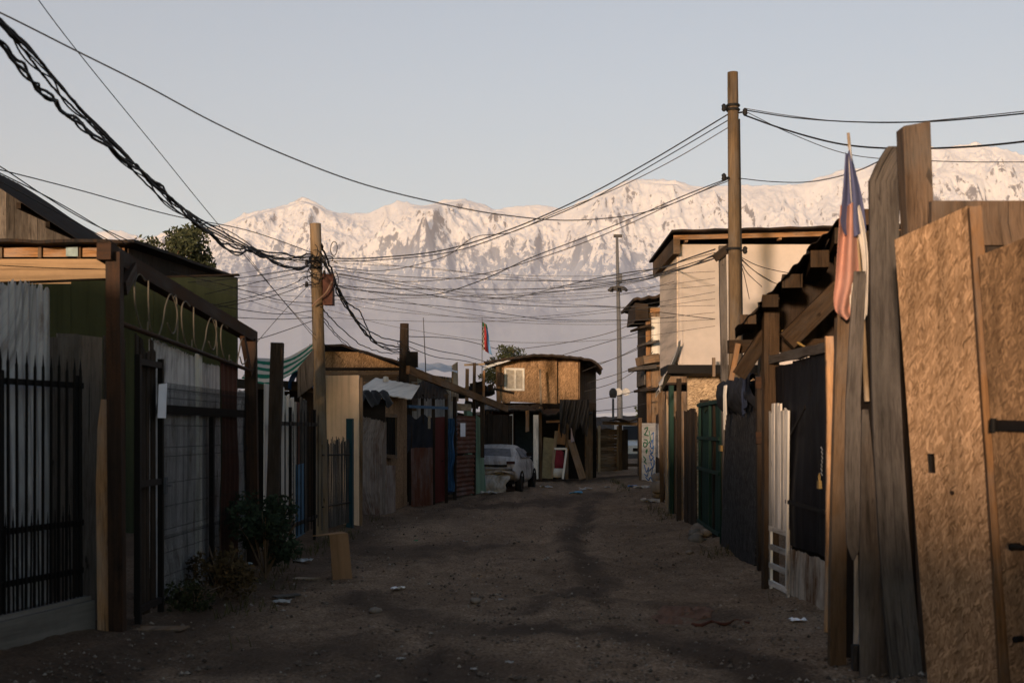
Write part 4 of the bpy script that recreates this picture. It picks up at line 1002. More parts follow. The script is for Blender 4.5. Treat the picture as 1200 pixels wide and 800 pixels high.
for i in range(6):
    u0, u1 = U(927), U(905.5); u = u0 + (u1 - u0) * (i + .5) / 6; h = 1.80 + rnd.uniform(-.07, .05)
    b.bar((u, .03, .62), (u + rnd.uniform(-.01, .01), .03, h), (u1 - u0) / 6 - .012, .018, seg=4, wj=.004, cut1=rnd.uniform(-.02, .02), side=(1, 0, 0))
obj('white_pickets', b, M['w_white'], t)
b = MB(Mx); u0, u1 = U(927), U(905.5)
for z in (.05, .22, .40, .58): b.box(u0, u1, .015, .04, z, z + .05)
for u in (u0, u1 - .05): b.box(u, u + .05, .011, .036, .0, .64)
obj('ladder_frame', b, M['w_white'], t)
b = MB(Mx); b.bar((U(926), .034, .1), (U(928.5), .036, 1.74), .03, .02, side=(1, 0, 0), seg=4, wj=.004); obj('edge_strip', b, M['white_old'], t)
b = MB(Mx); b.bar((-.05, .01, 2.24), (L, .01, 2.245), .085, .05, side=(0, 0, 1), seg=6, wj=.008); obj('top_rail', b, M['w_greyd'], t)
b = MB(Mx); b.bar((.0, .03, .885), (U(925), .03, .90), .035, .02, side=(0, 0, 1), seg=4); obj('cross_rail', b, M['iron'], t)
b = MB(Mx); b.bar((U(947), .028, 1.76), (U(930), .028, 1.52), .03, .012, side=(0, 0, 1), seg=4); obj('seam_strip', b, M['iron'], t)
b = MB(Mx); u = U(966); b.box(u - .03, u + .03, .03, .055, 1.07, 1.14, .003); b.tube(catmull([(u - .02, .042, 1.14), (u - .02, .042, 1.18), (u, .042, 1.20), (u + .02, .042, 1.18), (u + .02, .042, 1.14)], 4), .005, 6); pl = obj('padlock', b, M['brass'], t)
b = MB(Mx); u = U(968)
for k in range(7): b.tube([(u + .012 * math.sin(k), .03, 1.18 + .035 * k), (u + .012 * math.sin(k + 1), .04, 1.21 + .035 * k)], .007, 5)
obj('chain', b, M['steel'], t)

# ---- lean-to roof on heavy timbers over the gate
def roofz(x): return 2.57 + (x - 2.10) * .92
t = thing('lean_to', 'ragged corrugated lean-to roof on heavy timbers above the black metal gate', 'lean-to', ground(3.4, 13.6, 0))
b = MB(); g = []
n = 120
for i in range(n):
    a = i / (n - 1); x = 2.10 + 1.25 * a; row = []
    y0 = 12.05 + .10 * mnoise.noise(Vector((x * 3.1, 0, 3))) + (.16 if int(a * 5.3) % 2 else 0)
    st_ = .035 * (int(a * 5.3))
    for j in range(5):
        row.append((x + .24 * j / 4, y0 + (13.4 - y0) * j / 4, roofz(x) + st_ - .06 + .012 * math.sin(x * 60) + .03 * mnoise.noise(Vector((x * 2, j, 1)))))
    g.append(row)
b.sheet(g, .004); obj('roof_sheet', b, M['corr_dark'], t)
for k, (x, w_, h_) in enumerate(((2.24, .15, .09), (2.46, .15, .12), (2.68, .19, .13), (2.92, .17, .16), (3.16, .17, .15), (3.36, .16, .15))):
    b = MB(); z = roofz(x) - h_ * .75 - .02; b.bar((x, 12.14 + .05 * (k % 3), z), (x + .2, 13.3, z), w_, h_, side=(1, 0, 0), seg=2); obj('purlin', b, M['w_beam'], t)
b = MB(); b.bar((2.545, 12.62, -.1), (2.55, 12.62, 2.86), .15, .14, side=(1, 0, 0), seg=5, wj=.006); obj('post', b, M['w_beam'], t)
b = MB(); b.bar((2.95, 15.0, -.1), (2.95, 15.0, 2.5), .12, .12, side=(1, 0, 0), seg=4, wj=.005); obj('post', b, M['w_old'], t)
b = MB(); b.bar((3.32, 12.9, -.1), (3.32, 12.9, 3.4), .12, .12, side=(1, 0, 0), seg=4, wj=.005); obj('post', b, M['w_brown'], t)
b = MB(); b.bar((2.66, 12.40, 2.42), (3.30, 12.42, 3.05), .19, .08, side=(0, 0, 1), seg=4); obj('brace', b, M['w_beam'], t)
b = MB(); b.bar((2.25, 12.72, 2.10), (2.52, 12.68, 2.52), .14, .07, side=(1, 0, 0), seg=3); obj('brace', b, M['w_beam'], t)
b = MB(); b.bar((2.18, 12.75, 2.06), (2.24, 12.7, 2.42), .05, .05); obj('brace', b, M['w_orange'], t)
b = MB(); b.bar((2.18, 12.9, 2.40), (3.3, 12.95, 2.42), .13, .10, side=(0, 0, 1)); obj('tie_beam', b, M['w_beam'], t)
b = MB(); panel4(b, (2.95, 13.6, 0), (6, 13.6, 0), (6, 13.6, 3.68), (3.28, 13.6, 3.6), .04); obj('back_wall', b, M['w_dark'], t)
b = MB(); b.M = Matrix.Translation((0, 13.42, 0)); b.prism([(2.42, 2.42), (3.45, 2.30), (3.5, 3.66), (3.2, 3.42), (2.8, 3.06), (2.42, 2.70)], 0, .03); obj('gable_boards', b, M['w_dark'], t)
b = MB(); panel4(b, (3.34, 12.5, 0), (6.5, 12.5, 0), (6.5, 12.5, 3.55), (3.34, 12.5, 3.5), .04); obj('side_wall', b, M['w_dark'], t)
b = MB(); b.tube(catmull([P(917, 387, 12.5), P(930, 398, 12.4), P(945, 407, 12.3), P(958, 412, 12.2)], 8), .012, 6, rj=.5); obj('rope', b, cloth('dry_vine', (.28, .18, .06)), t)

# ---- plank, black chipboard gate, green gate
b = MB(); b.bar(P(901, 676, 13.3), P(897, 448, 13.3), .10, .03, side=(1, 0, 0), seg=5, wj=.004); obj('tan_plank', b, M['w_brown'], label='tan upright plank between the black metal gate and the tarred chipboard gate', cat='plank')
t = thing('hinge_post', 'brown post with iron hinge plates beside the tan plank', 'post', ground(2.66, 13.6, 0))
b = MB(); b.bar(P(893, 668, 13.9), P(891, 445, 13.9), .10, .10, side=(1, 0, 0), seg=4, wj=.004); obj('shaft', b, M['w_dark'], t)
for y in (448, 513):
    b = MB(); c = P(896, y, 13.15); b.box(c.x - .09, c.x + .09, c.y - .02, c.y + .01, c.z - .06, c.z + .06, .006); obj('hinge_plate', b, M['rusty'], t)
A2, B2 = (2.78, 14.3), (2.88, 17.2); Mx, L = frame(A2, B2)
t = thing('chipboard_gate', 'black tarred chipboard gate leaning outward with dark rags along its top', 'gate', ground(2.83, 15.7, 0))
b = MB(Mx); panel4(b, (0, .06, -.03), (L, .06, .0), (L, -.02, 2.15), (0, -.04, 2.14), .03, 3); obj('board', b, M['osb_dark'], t)
b = MB(Mx)
g = [[(L * i / 26, .03 + .11 * math.sin(math.pi * j / 8) + .02 * math.sin(i * 1.7 + j), 2.16 + .08 * math.sin(math.pi * min(1, j / 3)) - .05 * j * (.6 + .4 * math.sin(i * 1.1) ** 2) + .03 * math.sin(i * 2.3)) for j in range(9)] for i in range(27)]
b.sheet(g, .005); obj('rag_row', b, M['navy'], t)
b = MB(Mx); g = [[(L * .06 + .22 * i / 7, .14 + .02 * math.sin(i * 1.8 + j * .5), 2.26 - .42 * j / 8 - .02 * i) for j in range(9)] for i in range(8)]; b.sheet(g, .004); obj('hanging_rag', b, cloth('blue_black_cloth', (.03, .04, .075)), t)
b = MB(Mx)
for k in range(4): b.tube([(L * (.55 + .02 * k), .17, 2.12), (L * (.55 + .02 * k), .18, 2.0), (L * (.56 + .02 * k), .17, 1.75 - .06 * k)], .012, 5)
obj('cord_row', b, M['white_old'], t)
b = MB(Mx); b.box(L * .99, L * 1.06, .05, .08, 1.28, 1.36); obj('latch', b, M['brass'], t)
A3, B3 = (2.87, 17.35), (2.99, 20.2); Mx, L = frame(A3, B3)
t = thing('green_gate', 'bottle green sheet gate in a dark frame beyond the tarred chipboard gate', 'gate', ground(2.93, 18.7, 0))
b = MB(Mx); b.corr(.04, L - .04, .1, 1.95, 0, .006, .2, wob=.02); obj('sheet', b, M['green_gate'], t)
b = MB(Mx)
for u in (0, L * .48, L - .06): b.box(u, u + .06, .012, .05, .02, 2.0)
for z in (.12, .95, 1.42, 1.93): b.box(0, L, .052, .075, z, z + .05)
obj('frame', b, M['green_gate'], t)
for k, (px, d, z1, m, w_) in enumerate(((846, 17.4, 2.05, 'w_brown', .12), (836, 18.4, 2.0, 'w_dark', .12), (822, 20.4, 2.05, 'w_dark', .13))):
    b = MB(); b.bar((X(px, d) + .05, d, -.1), (X(px, d) + .05, d, z1), w_, .1, side=(1, 0, 0), seg=4, wj=.005)
    obj('fence_post', b, M[m], label=('brown post at the near edge of the bottle green gate', 'dark post in the middle of the bottle green gate', 'tall dark post at the far edge of the bottle green gate')[k], cat='post')
b = MB(); b.M, L = frame((X(812, 21.0), 20.6), (X(800, 21.9), 21.6)); boards(b, L, 0, 1.9, .14, .025); obj('dark_boards', b, M['w_dark'], label='narrow run of dark boards below the white house, left of the tall dark post', cat='boards')
b = MB(); g = [[P(826 + 20 * i / 12, 475 - 5 * math.sin(i * .9) ** 2 + 9 * j / 5, 19.5 - 1.6 * i / 12) for j in range(6)] for i in range(13)]; b.sheet(g, .02); obj('foliage_cloth', b, cloth('green_net', (.02, .035, .022)), label='dark green netting bunched on top of the bottle green gate', cat='netting')

# ---- white two-storey house
t = thing('white_house', 'pale clad upper storey of a house with a dark flat roof, behind the tall pole', 'house', ground(6, 23.3, 0))
b = MB(); b.box(2.86, 9.6, 22.02, 24.6, 2.68, 4.76); obj('upper_wall', b, M['white_panel'], t)
b = MB(); b.box(X(796, 22), X(800, 22), 21.99, 22.016, 2.70, 4.70); obj('seam_strip', b, M['white_panel'], t)
b = MB(); b.box(5.7, 5.73, 21.995, 22.015, 2.70, 4.70); obj('seam_strip', b, M['white_panel'], t)
b = MB(); b.box(2.84, 2.858, 22.05, 24.58, 2.72, 4.62); obj('side_cladding', b, paint('pinkish_sunlit_cladding', (.68, .56, .47), (.3, .22, .17), .2), t)  # side cladding coloured lighter than the front to imitate sun on it
b = MB(); b.bar((2.75, 21.80, 4.84), (9.8, 21.80, 5.02), .075, .05, side=(0, 0, 1), seg=4); obj('fascia', b, M['w_orange'], t)
for k in range(8):
    b = MB(); b.box(2.95 + k * .8, 3.0 + k * .8, 21.825, 22.0, 4.775 + .02 * k, 4.81 + .02 * k); obj('rafter', b, M['w_orange'], t)
b = MB(); g = [[(2.70 + 7.3 * i / 40, 21.62 + 3.6 * j / 3, 4.93 + .19 * i / 40 - .05 * j / 3 + .008 * math.sin(i * 1.9)) for j in range(4)] for i in range(41)]; b.sheet(g, .035, False); obj('roof', b, M['corr_dark'], t)
b = MB(); b.box(2.74, 2.855, 21.75, 24.9, 4.56, 4.82); obj('eave_box', b, M['w_brown'], t)
b = MB(); b.box(2.62, 9.6, 21.5, 22.6, 2.52, 2.66, .006); obj('floor_beam', b, M['iron'], t)
b = MB(); b.box(X(806, 22.4), 9.5, 22.45, 22.55, 0, 2.51); obj('lower_wall', b, M['osb_pale'], t)
b = MB(); b.box(X(833, 21.6), X(836.5, 21.6), 21.42, 21.48, 2.46, 2.78); obj('hanging_block', b, M['w_old'], t)
b = MB(); g = [[(2.80 + .03 * math.sin(j * 1.3) - .26 * (i / 9) ** 1.5 + .20 * (j / 9) * (1 - i / 9), 21.55 + .9 * j / 9, 3.05 - .62 * i / 9 + .05 * math.sin(j * 1.9) - .25 * (j / 9) * (i / 9)) for j in range(10)] for i in range(10)]; b.sheet(g, .004); obj('tarp_flap', b, cloth('pale_tarp', (.52, .49, .46), (.36, .33, .31)), t)

# ---- tall pole and thin post
PD = 17.0            # depth of the tall pole
px_ = X(859.5, PD)
t = thing('tall_pole', 'tall brown wooden pole carrying wires in front of the white house', 'pole', ground(px_, PD, 0))
b = MB(); b.tube([(px_ + .03, PD, -.2), (px_ + .02, PD, 3.2), (px_ - .01, PD, Z(85, PD))], .105, 14, r1=.070, rj=.02); obj('shaft', b, M['w_pole'], t)
b = MB(); b.tube([(px_ + .12, PD - .02, .2), (px_ + .11, PD - .02, 3.2), (px_ + .075, PD - .02, Z(140, PD))], .011, 6); obj('conduit', b, M['wire'], t)
for y_ in (124, 129, 292):
    b = MB(); b.lathe([(.085, -.017), (.097, 0), (.085, .017)] if y_ < 200 else [(.095, -.017), (.107, 0), (.095, .017)], 14, (px_ + (.002 if y_ > 200 else -.006), PD, Z(y_, PD))); obj('band', b, M['wire'], t)
for y_, s_ in ((133, 1), (128, -1), (209, -1), (294, 1)):
    z = Z(y_, PD); b = MB(); b.tube([(px_, PD, z), (px_ + .14 * s_, PD - .08, z)], .012, 6); b.lathe([(.017, -.05), (.034, -.025), (.026, 0), (.034, .025), (.013, .05)], 10, (px_ + .14 * s_, PD - .08, z)); obj('insulator', b, M['wire'], t)
t = thing('thin_post', 'thin grey post with a slanting cross piece at its top, left of the tall pole', 'post', ground(X(849, 17.3), 17.3, 0))
b = MB(); b.bar((X(852, 17.3), 17.3, -.1), (X(846.5, 17.3), 17.3, Z(288, 17.3)), .09, .08, side=(1, 0, 0), seg=6, wj=.004); obj('shaft', b, M['w_grey'], t)
b = MB(); b.bar(P(837, 303, 17.2), P(856, 289, 17.2), .11, .045, side=(0, 0, 1)); obj('cross_piece', b, M['w_dark'], t)
b = MB(); b.tube([P(855, 294, 17.15), P(858, 291, 17.15)], .045, 8); obj('insulator', b, M['wire'], t)

# ---- lane-side fronts further on
RF = [((X(800, 21.9), 21.9), (X(786, 25.0), 25.0)), ((X(786, 25.1), 25.1), (X(778, 29.0), 29.0)), ((X(778, 29.1), 29.1), (X(769, 34.0), 34.0))]
Mx, L = frame(*RF[0]); t = thing('wood_fence', 'lane fence of upright brown boards below the pale tarp flap of the white house', 'fence', ground(2.95, 23.4, 0))
b = MB(Mx); boards(b, L, 0, 1.85, .22, .025, 0, 0, .008, .12); obj('boarding', b, M['w_brown'], t)
b = MB(Mx); b.box(.3, .9, .03, .05, .1, 1.75); obj('door_leaf', b, M['w_orange'], t)
b = MB(Mx); b.box(0, .1, .02, .1, -.05, 2.45); obj('post', b, M['w_dark'], t)
b = MB(Mx); b.box(L * .62, L * .72, .02, .1, -.05, 2.4); obj('post', b, M['green_gate'], t)
Mx, L = frame(*RF[1]); t = thing('plank_shack', 'shack front of pale and brown planks between the board fence and the grey sheet panels', 'shack', ground(3.3, 27, 0))
b = MB(Mx); boards(b, L, 0, 2.35, .3, .025, 0, 0, .01, .15); obj('boarding', b, M['w_old'], t)
b = MB(Mx); boards(b, L * .25, 0, 2.15, .2, .025, .04, L * .1, .01, .1); obj('pale_planks', b, M['w_pale'], t)
b = MB(Mx); b.bar((L * .52, .10, -.05), (L * .53, .14, 2.5), .10, .09, side=(1, 0, 0), seg=3); obj('post', b, M['w_brown'], t)
b = MB(Mx); b.box(0, L, -.8, .18, 2.46, 2.52, .02); obj('roof', b, M['corr_dark'], t)
Mx, L = frame(*RF[2]); t = thing('grey_shack', 'shack front with square grey sheet panels above dark boards, right of the graffiti panel', 'shack', ground(3.7, 31.5, 0))
b = MB(Mx); boards(b, L, 0, 2.0, .3, .025, 0, 0, .01, .1); obj('boarding', b, M['w_dark'], t)
b = MB(Mx); b.box(L * .08, L * .42, .02, .04, .95, 1.80, .01); b.box(L * .48, L * .9, .02, .04, .9, 1.74, .01); obj('grey_panels', b, M['corr'], t)
LD = 40.5
t = thing('ledge_house', 'tall narrow wooden house with ragged jutting ledges beyond the white house', 'house', ground(X(770, LD) + .8, LD + 1, 0))
xa = X(759, LD)
b = MB(); panel4(b, (xa, LD, 0), (xa + 3, LD, 0), (xa + 3, LD, 5.55), (xa, LD, 5.45), .1); obj('front_wall', b, M['w_old'], t)
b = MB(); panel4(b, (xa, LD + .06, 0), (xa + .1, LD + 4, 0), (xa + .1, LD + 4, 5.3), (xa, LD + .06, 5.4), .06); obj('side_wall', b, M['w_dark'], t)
b = MB(); b.bar(P(761, 520, LD - .1), P(759, 366, LD - .1), .14, .1, side=(1, 0, 0)); obj('corner_post', b, M['w_orange'], t)
b = MB(); b.box(X(763, LD), X(775, LD), LD - .14, LD - .07, Z(415, LD), Z(372, LD)); obj('pale_panel', b, M['white_old'], t)
b = MB(); b.box(X(761, LD), X(777, LD), LD - .2, LD - .07, Z(367, LD), Z(362, LD)); obj('eave_beam', b, M['w_orange'], t)
b = MB(); g = [[(X(741 + 44 * i / 10, LD - .4), LD - .8 + 4.6 * j / 3, Z(354, LD) + .16 * i / 10 + .03 * math.sin(i * 2)) for j in range(4)] for i in range(11)]; b.sheet(g, .08, False); obj('roof', b, M['corr_dark'], t)
b = MB(); b.box(X(742, LD), X(757, LD), LD - .5, LD + 2, Z(377, LD), Z(357, LD), .03); obj('eave_box', b, M['w_dark'], t)
for (l, r, y, th, m) in ((744, 757, 384, .07, 'w_dark'), (752, 768, 402, .07, 'w_grey'), (740, 766, 431, .12, 'w_grey'), (750, 768, 421, .26, 'w_old'), (746, 774, 456, .08, 'corr_dark')):
    b = MB(); b.bar(P(l, y + 2, LD - .4), P(r, y - 1, LD - .3), .9, th, side=(0, 1, 0), seg=3, wj=.06); obj('ledge', b, M[m], t)
b = MB(); b.box(X(755, LD + .5), X(763, LD + .5), LD + .5, LD + 3, Z(450, LD), Z(424, LD)); obj('balcony_box', b, M['w_grey'], t)

# graffiti panel
gp = thing('graffiti_panel', 'whitewashed sheet panel with green and blue graffiti scrawl near the far end of the lane', 'panel', ground(X(760, 37), 37, 0))
A4, B4 = (X(769, 36.3), 36.3), (X(752, 38.2), 38.2); Mx, L = frame(A4, B4)
b = MB(Mx); b.box(0, L, -.04, 0, -.05, 1.78, .01); obj('board', b, M['white_old'], gp)
def scrawl(nm, m, strokes, r=.017):
    b = MB(Mx)
    for s_ in strokes: b.tube([(L * (1 - u), .004, v) for u, v in catmull2(s_)], r, 5)
    obj(nm, b, m, gp)
def catmull2(s_): return [(p.x, p.y) for p in catmull([Vector((u, v, 0)) for u, v in s_], 5)]
scrawl('green_scrawl', plain('spray_green', (.02, .14, .07)), [[(.2, 1.62), (.45, 1.66), (.3, 1.5), (.2, 1.45), (.5, 1.42)], [(.18, 1.3), (.4, 1.28), (.36, 1.12), (.16, 1.1), (.2, 1.22), (.45, 1.16)], [(.55, 1.55), (.62, 1.3), (.5, 1.2)], [(.3, .95), (.4, 1.02), (.34, .9)], [(.15, .8), (.3, .72), (.2, .65), (.35, .6)]])
scrawl('blue_scrawl', plain('spray_blue', (.05, .13, .32)), [[(.6, 1.1), (.75, 1.3), (.8, .95), (.62, .9), (.85, .8)], [(.55, .85), (.65, .7), (.8, .78), (.9, .6)], [(.2, .55), (.35, .35), (.5, .5), (.42, .25), (.2, .28)], [(.55, .4), (.75, .5), (.7, .25), (.9, .35)], [(.7, 1.45), (.85, 1.5), (.8, 1.2)], [(.6, 1.2), (.7, 1.05), (.85, 1.12), (.75, .92), (.6, 1.0)], [(.65, .65), (.8, .5), (.9, .72)], [(.3, .2), (.5, .12), (.62, .22), (.8, .1)]])
b = MB(); b.bar((X(751, 38.4), 38.4, -.1), (X(750, 38.4), 38.4, 1.95), .10, .10); obj('end_post', b, M['w_brown'], label='brown post at the left end of the graffiti panel', cat='post')
# ================================================================== FAR END
# ---- chipboard house on stilts of shops
t = thing('chipboard_house', 'two storey chipboard house with a white window and bowed dark roof at the far left', 'house', ground(1.0, 44, 0))
D = 42.5
b = MB(); b.M, L1 = frame((X(583, D), D), (X(651, 43.3), 43.3))
H = lambda px: Z(np.interp(px, [568, 583, 600, 625, 650, 680, 698, 705], [427, 424, 421.5, 418, 418.5, 421.5, 425, 431]) + 1.5, 43)
b.prism([(0, Z(470, 43)), (L1, Z(473, 43)), (L1, H(651)), (L1 * .62, H(625)), (L1 * .25, H(600)), (0, H(583))], -.12, 0); obj('front_wall', b, M['osb'], t)
b = MB(); panel4(b, (X(651, 43.5), 43.5, Z(476, 43.5)), (X(678, 43.0), 43.0, Z(474, 43)), (X(678, 43), 43.0, H(676)), (X(651, 43.5), 43.5, H(651)), .1); obj('bay_wall', b, M['osb'], t)
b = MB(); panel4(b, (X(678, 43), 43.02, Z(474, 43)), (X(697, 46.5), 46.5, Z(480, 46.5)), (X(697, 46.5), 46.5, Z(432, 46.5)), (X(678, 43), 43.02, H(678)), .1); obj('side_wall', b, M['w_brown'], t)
b = MB(); panel4(b, (X(684, 44.2), 44.1, Z(466, 44)), (X(688, 45), 44.85, Z(466, 45)), (X(688, 45), 44.85, Z(440, 45)), (X(684, 44.2), 44.1, Z(440, 44)), .05); obj('side_shutter', b, M['w_orange'], t)
b = MB(); g = []
for i in range(34):
    px = 567 + 138 * i / 33; z = float(H(px)) + .03; row = []
    for j in range(6): row.append((X(px, 42.0) + .35 * (j / 5) , 41.7 + 6.0 * j / 5, z + .012 * math.sin(i * 2.4) + .10 * j / 5 - (.12 if px > 695 else 0) * rnd.random()))
    g.append(row)
b.sheet(g, .07, False); obj('roof', b, M['corr_dark'], t)
b = MB(); b.bar(P(567, 431, 41.9), P(598, 421, 41.9), .05, .08, side=(0, 1, 0)); obj('roof_sheet_edge', b, M['silver_tarp'], t)
y = D - .03 + .3
b = MB(); b.M, _ = frame((X(583, D), D), (X(651, 43.3), 43.3)); fx = lambda px: (px - 583) / 68 * L1
x0, x1, z0, z1 = fx(589), fx(612), Z(457.5, 42.5), Z(431, 42.5)
for (a0, a1, c0, c1) in ((x0, x1, z0, z0 + .07), (x0, x1, z1 - .07, z1), (x0, x0 + .06, z0 + .072, z1 - .072), (x1 - .06, x1, z0 + .072, z1 - .072), (x0 + (x1 - x0) * .5, x0 + (x1 - x0) * .5 + .05, z0 + .072, z1 - .072)):
    b.box(a0, a1, -.17, -.125, c0, c1)
wf = obj('window', b, plain('window_white', (.62, .60, .56)), t)
b = MB(); b.M, _ = frame((X(583, D), D), (X(651, 43.3), 43.3)); b.box(x0 + .03, x1 - .03, -.145, -.13, z0 + .03, z1 - .03); obj('pane', b, plain('curtained_glass', (.36, .33, .29), .25), wf)
b = MB(); b.bar(P(584, 472, 42.2), P(583, 425, 42.2), .12, .12); obj('corner_post', b, M['w_brown'], t)
b = MB(); b.bar(P(634, 474, 42.0), P(633, 433, 42.2), .07, .07); obj('brace_post', b, M['w_pale'], t)
b = MB(); b.box(X(582, 42.2), X(590, 42.2), 42.0, 42.2, Z(452, 42.2), Z(437, 42.2)); obj('meter_box', b, M['w_dark'], t)

t = thing('shop_front', 'dark open ground floor under ragged awnings below the chipboard house', 'shop', ground(1.0, 42, 0))
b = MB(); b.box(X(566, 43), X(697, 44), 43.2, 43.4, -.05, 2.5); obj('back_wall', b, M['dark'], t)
b = MB(); g = []
for i in range(50):
    a = i / 49; px = 566 + 128 * a; row = []
    for j in range(6): row.append(P(px, 475 + 3 * mnoise.noise(Vector((a * 9, j * .7, 1))) + 2.5 * mnoise.noise(Vector((a * 31, j, 5))) + (4 if a > .55 else 0) + 6 * (1 - j / 5), 40.0 + 2.6 * j / 5))
    g.append(row)
b.sheet(g, .05); obj('awning', b, M['black_stuff'], t)
b = MB(); g = [[P(656 + 34 * i / 20, 468 + (36 + 7 * math.sin(i * .8) + 5 * math.sin(i * 2.1)) * j / 9, 39.6 + .12 * math.sin(i * 1.6 + j * .7)) for j in range(10)] for i in range(21)]; b.sheet(g, .012); obj('hanging_tarp', b, M['black_stuff'], t)
for px, y0 in ((571, 478), (600, 476), (626, 478), (634, 476), (690, 480), (664, 480)):
    b = MB(); b.bar(P(px, 562, 40.8), P(px + rnd.uniform(-1, 1), y0, 40.8), .10, .09, seg=2); obj('post', b, M['w_old'] if px != 626 else M['w_grey'], t)
b = MB(); panel4(b, P(576, 560, 41.2), P(602, 560, 41.6), P(602, 479, 41.6), P(577, 477, 41.2), .04); obj('brown_door', b, M['red_rust'], t)
b = MB(); panel4(b, P(604, 560, 42), P(630, 560, 42), P(630, 482, 42), P(604, 482, 42), .04); obj('blue_partition', b, plain('dark_blue_partition', (.016, .028, .04)), t)
b = MB(); b.bar(P(640, 494, 40.2), P(672, 493, 40.2), .07, .05, side=(0, 0, 1)); obj('rail', b, M['w_orange'], t)
b = MB(); panel4(b, P(686, 562, 40.6), P(694, 562, 40.8), P(694, 478, 40.8), P(686, 480, 40.6), .05); obj('end_boards', b, M['w_brown'], t)
for (px, y0, y1, c, nm, lab) in ((597, 485, 530, M['white_old'], 'hanging_sheet', 'narrow pale sheet hanging in the shop front above the wrecked car'), (669, 498, 518, plain('lilac_cloth', (.22, .20, .26)), 'hanging_shirt', 'pale lilac shirt hanging in the shop front beside the black tarp'), (616, 480, 506, M['w_orange'], 'orange_lath', 'short orange lath hanging from the awning over the wrecked car')):
    b = MB(); panel4(b, P(px, y1, 39.9), P(px + 4, y1 - 1, 39.9), P(px + 4, y0, 39.9), P(px, y0 + 1, 39.9), .03); obj(nm, b, c, label=lab, cat='hanging')
b = MB(); b.bar(P(628, 561, 39.9), P(628, 486, 40.0), .16, .04, side=(1, 0, 0)); obj('white_plank', b, M['w_white'], label='tall whitish plank upright at the shop front just right of the wrecked car', cat='plank')
b = MB(); panel4(b, P(635, 560, 40.0), P(648, 561, 40.0), P(650, 514, 40.3), P(637, 512, 40.3), .04); obj('olive_board', b, plain('olive_board_paint', (.20, .17, .10)), label='olive board leaning at the shop front, left of the white door frame', cat='board')
b = MB(); b.bar(P(648, 548, 39.8), P(652, 505, 40.2), .10, .05); obj('pale_board', b, M['w_pale'], label='pale board leaning behind the white door frame', cat='board')
t = thing('door_frame', 'white empty door frame leaning at the shop front around a red and white bin', 'frame', ground(X(655, 39.6), 39.6, 0))
b = MB(); b.bar(P(650, 525.5, 39.7), P(664, 525.5, 39.6), .06, .05, side=(0, 0, 1)); obj('head', b, M['white_old'], t)
b = MB(); b.bar(P(659.5, 561, 39.5), P(664, 526, 39.65), .06, .05); obj('jamb', b, M['white_old'], t)
b = MB(); b.bar(P(646.5, 560, 39.55), P(650.5, 526, 39.7), .06, .05); obj('jamb', b, M['w_pale'], t)
b = MB(); c = P(654, 559, 39.9); b.lathe([(0, 0), (.15, 0), (.17, .28), (0, .29)], 14, c); bk = obj('bucket', b, M['white_old'], label='white bucket standing inside the leaning white door frame', cat='bucket')
b = MB(); c = P(655, 549, 39.9); b.lathe([(0, 0), (.16, .02), (.18, .2), (.14, .45), (.15, .52), (.05, .6), (0, .6)], 14, c + Vector((0, 0, .0))); obj('red_sack', b, cloth('red_sack_cloth', (.22, .03, .05)), label='red sack propped on the white bucket inside the door frame', cat='sack')
b = MB(); b.bar(P(683, 561, 39.6), P(668.5, 515, 40.2), .22, .05, seg=3); obj('leaning_board', b, M['w_old'], label='wide brown board leaning steeply at the right end of the shop front', cat='board')
b = MB(); panel4(b, P(652, 520, 40.6), P(662, 521, 40.6), P(664, 500, 40.6), P(655, 496, 40.6), .03); obj('box_board', b, M['card'], label='small tan board above the white door frame', cat='board')

# ---- fence closing the lane, gate frame, van
A5, B5 = (X(689, 47), 47), (X(725, 47.5), 47.5); Mx, L = frame(A5, B5)
t = thing('slat_fence', 'fence of weathered level slats closing the far end of the lane', 'fence', ground(3.3, 47, 0))
b = MB(Mx); hboards(b, L, .05, 1.62, .11, .025); obj('slats', b, M['w_old'], t)
for u in (.05, L * .33, L - .05):
    b = MB(Mx); b.bar((u, -.06, -.1), (u, -.06, 1.75), .09, .07, side=(1, 0, 0)); obj('post', b, M['w_pale'] if u > .1 else M['w_dark'], t)
t = thing('lane_portal', 'timber portal with a level beam at the lane end beside the slat fence', 'portal', ground(4.2, 47.5, 0))
for px in (727, 750):
    b = MB(); b.bar((X(px, 47.3), 47.3, -.1), (X(px, 47.3), 47.3, 1.8), .13, .12); obj('post', b, M['w_brown'], t)
b = MB(); b.bar((X(706, 47.2), 47.2, 1.86), (X(752, 47.2), 47.2, 1.80), .12, .14, side=(0, 0, 1), seg=3); obj('beam', b, M['w_old'], t)
b = MB(); g = [[(X(718 + 34 * i / 9, 47), 46.6 + 2.0 * j, 1.95 + .05 * math.sin(i)) for j in (0, .5, 1)] for i in range(10)]; b.sheet(g, .05, False); obj('roof_sheet', b, M['corr_dark'], t)
b = MB(Matrix()); b.M, L = frame((X(728, 47.9), 47.9), (X(736, 48), 48)); boards(b, L, 0, 1.6, .14, .03); obj('dark_boards', b, M['w_dark'], t)

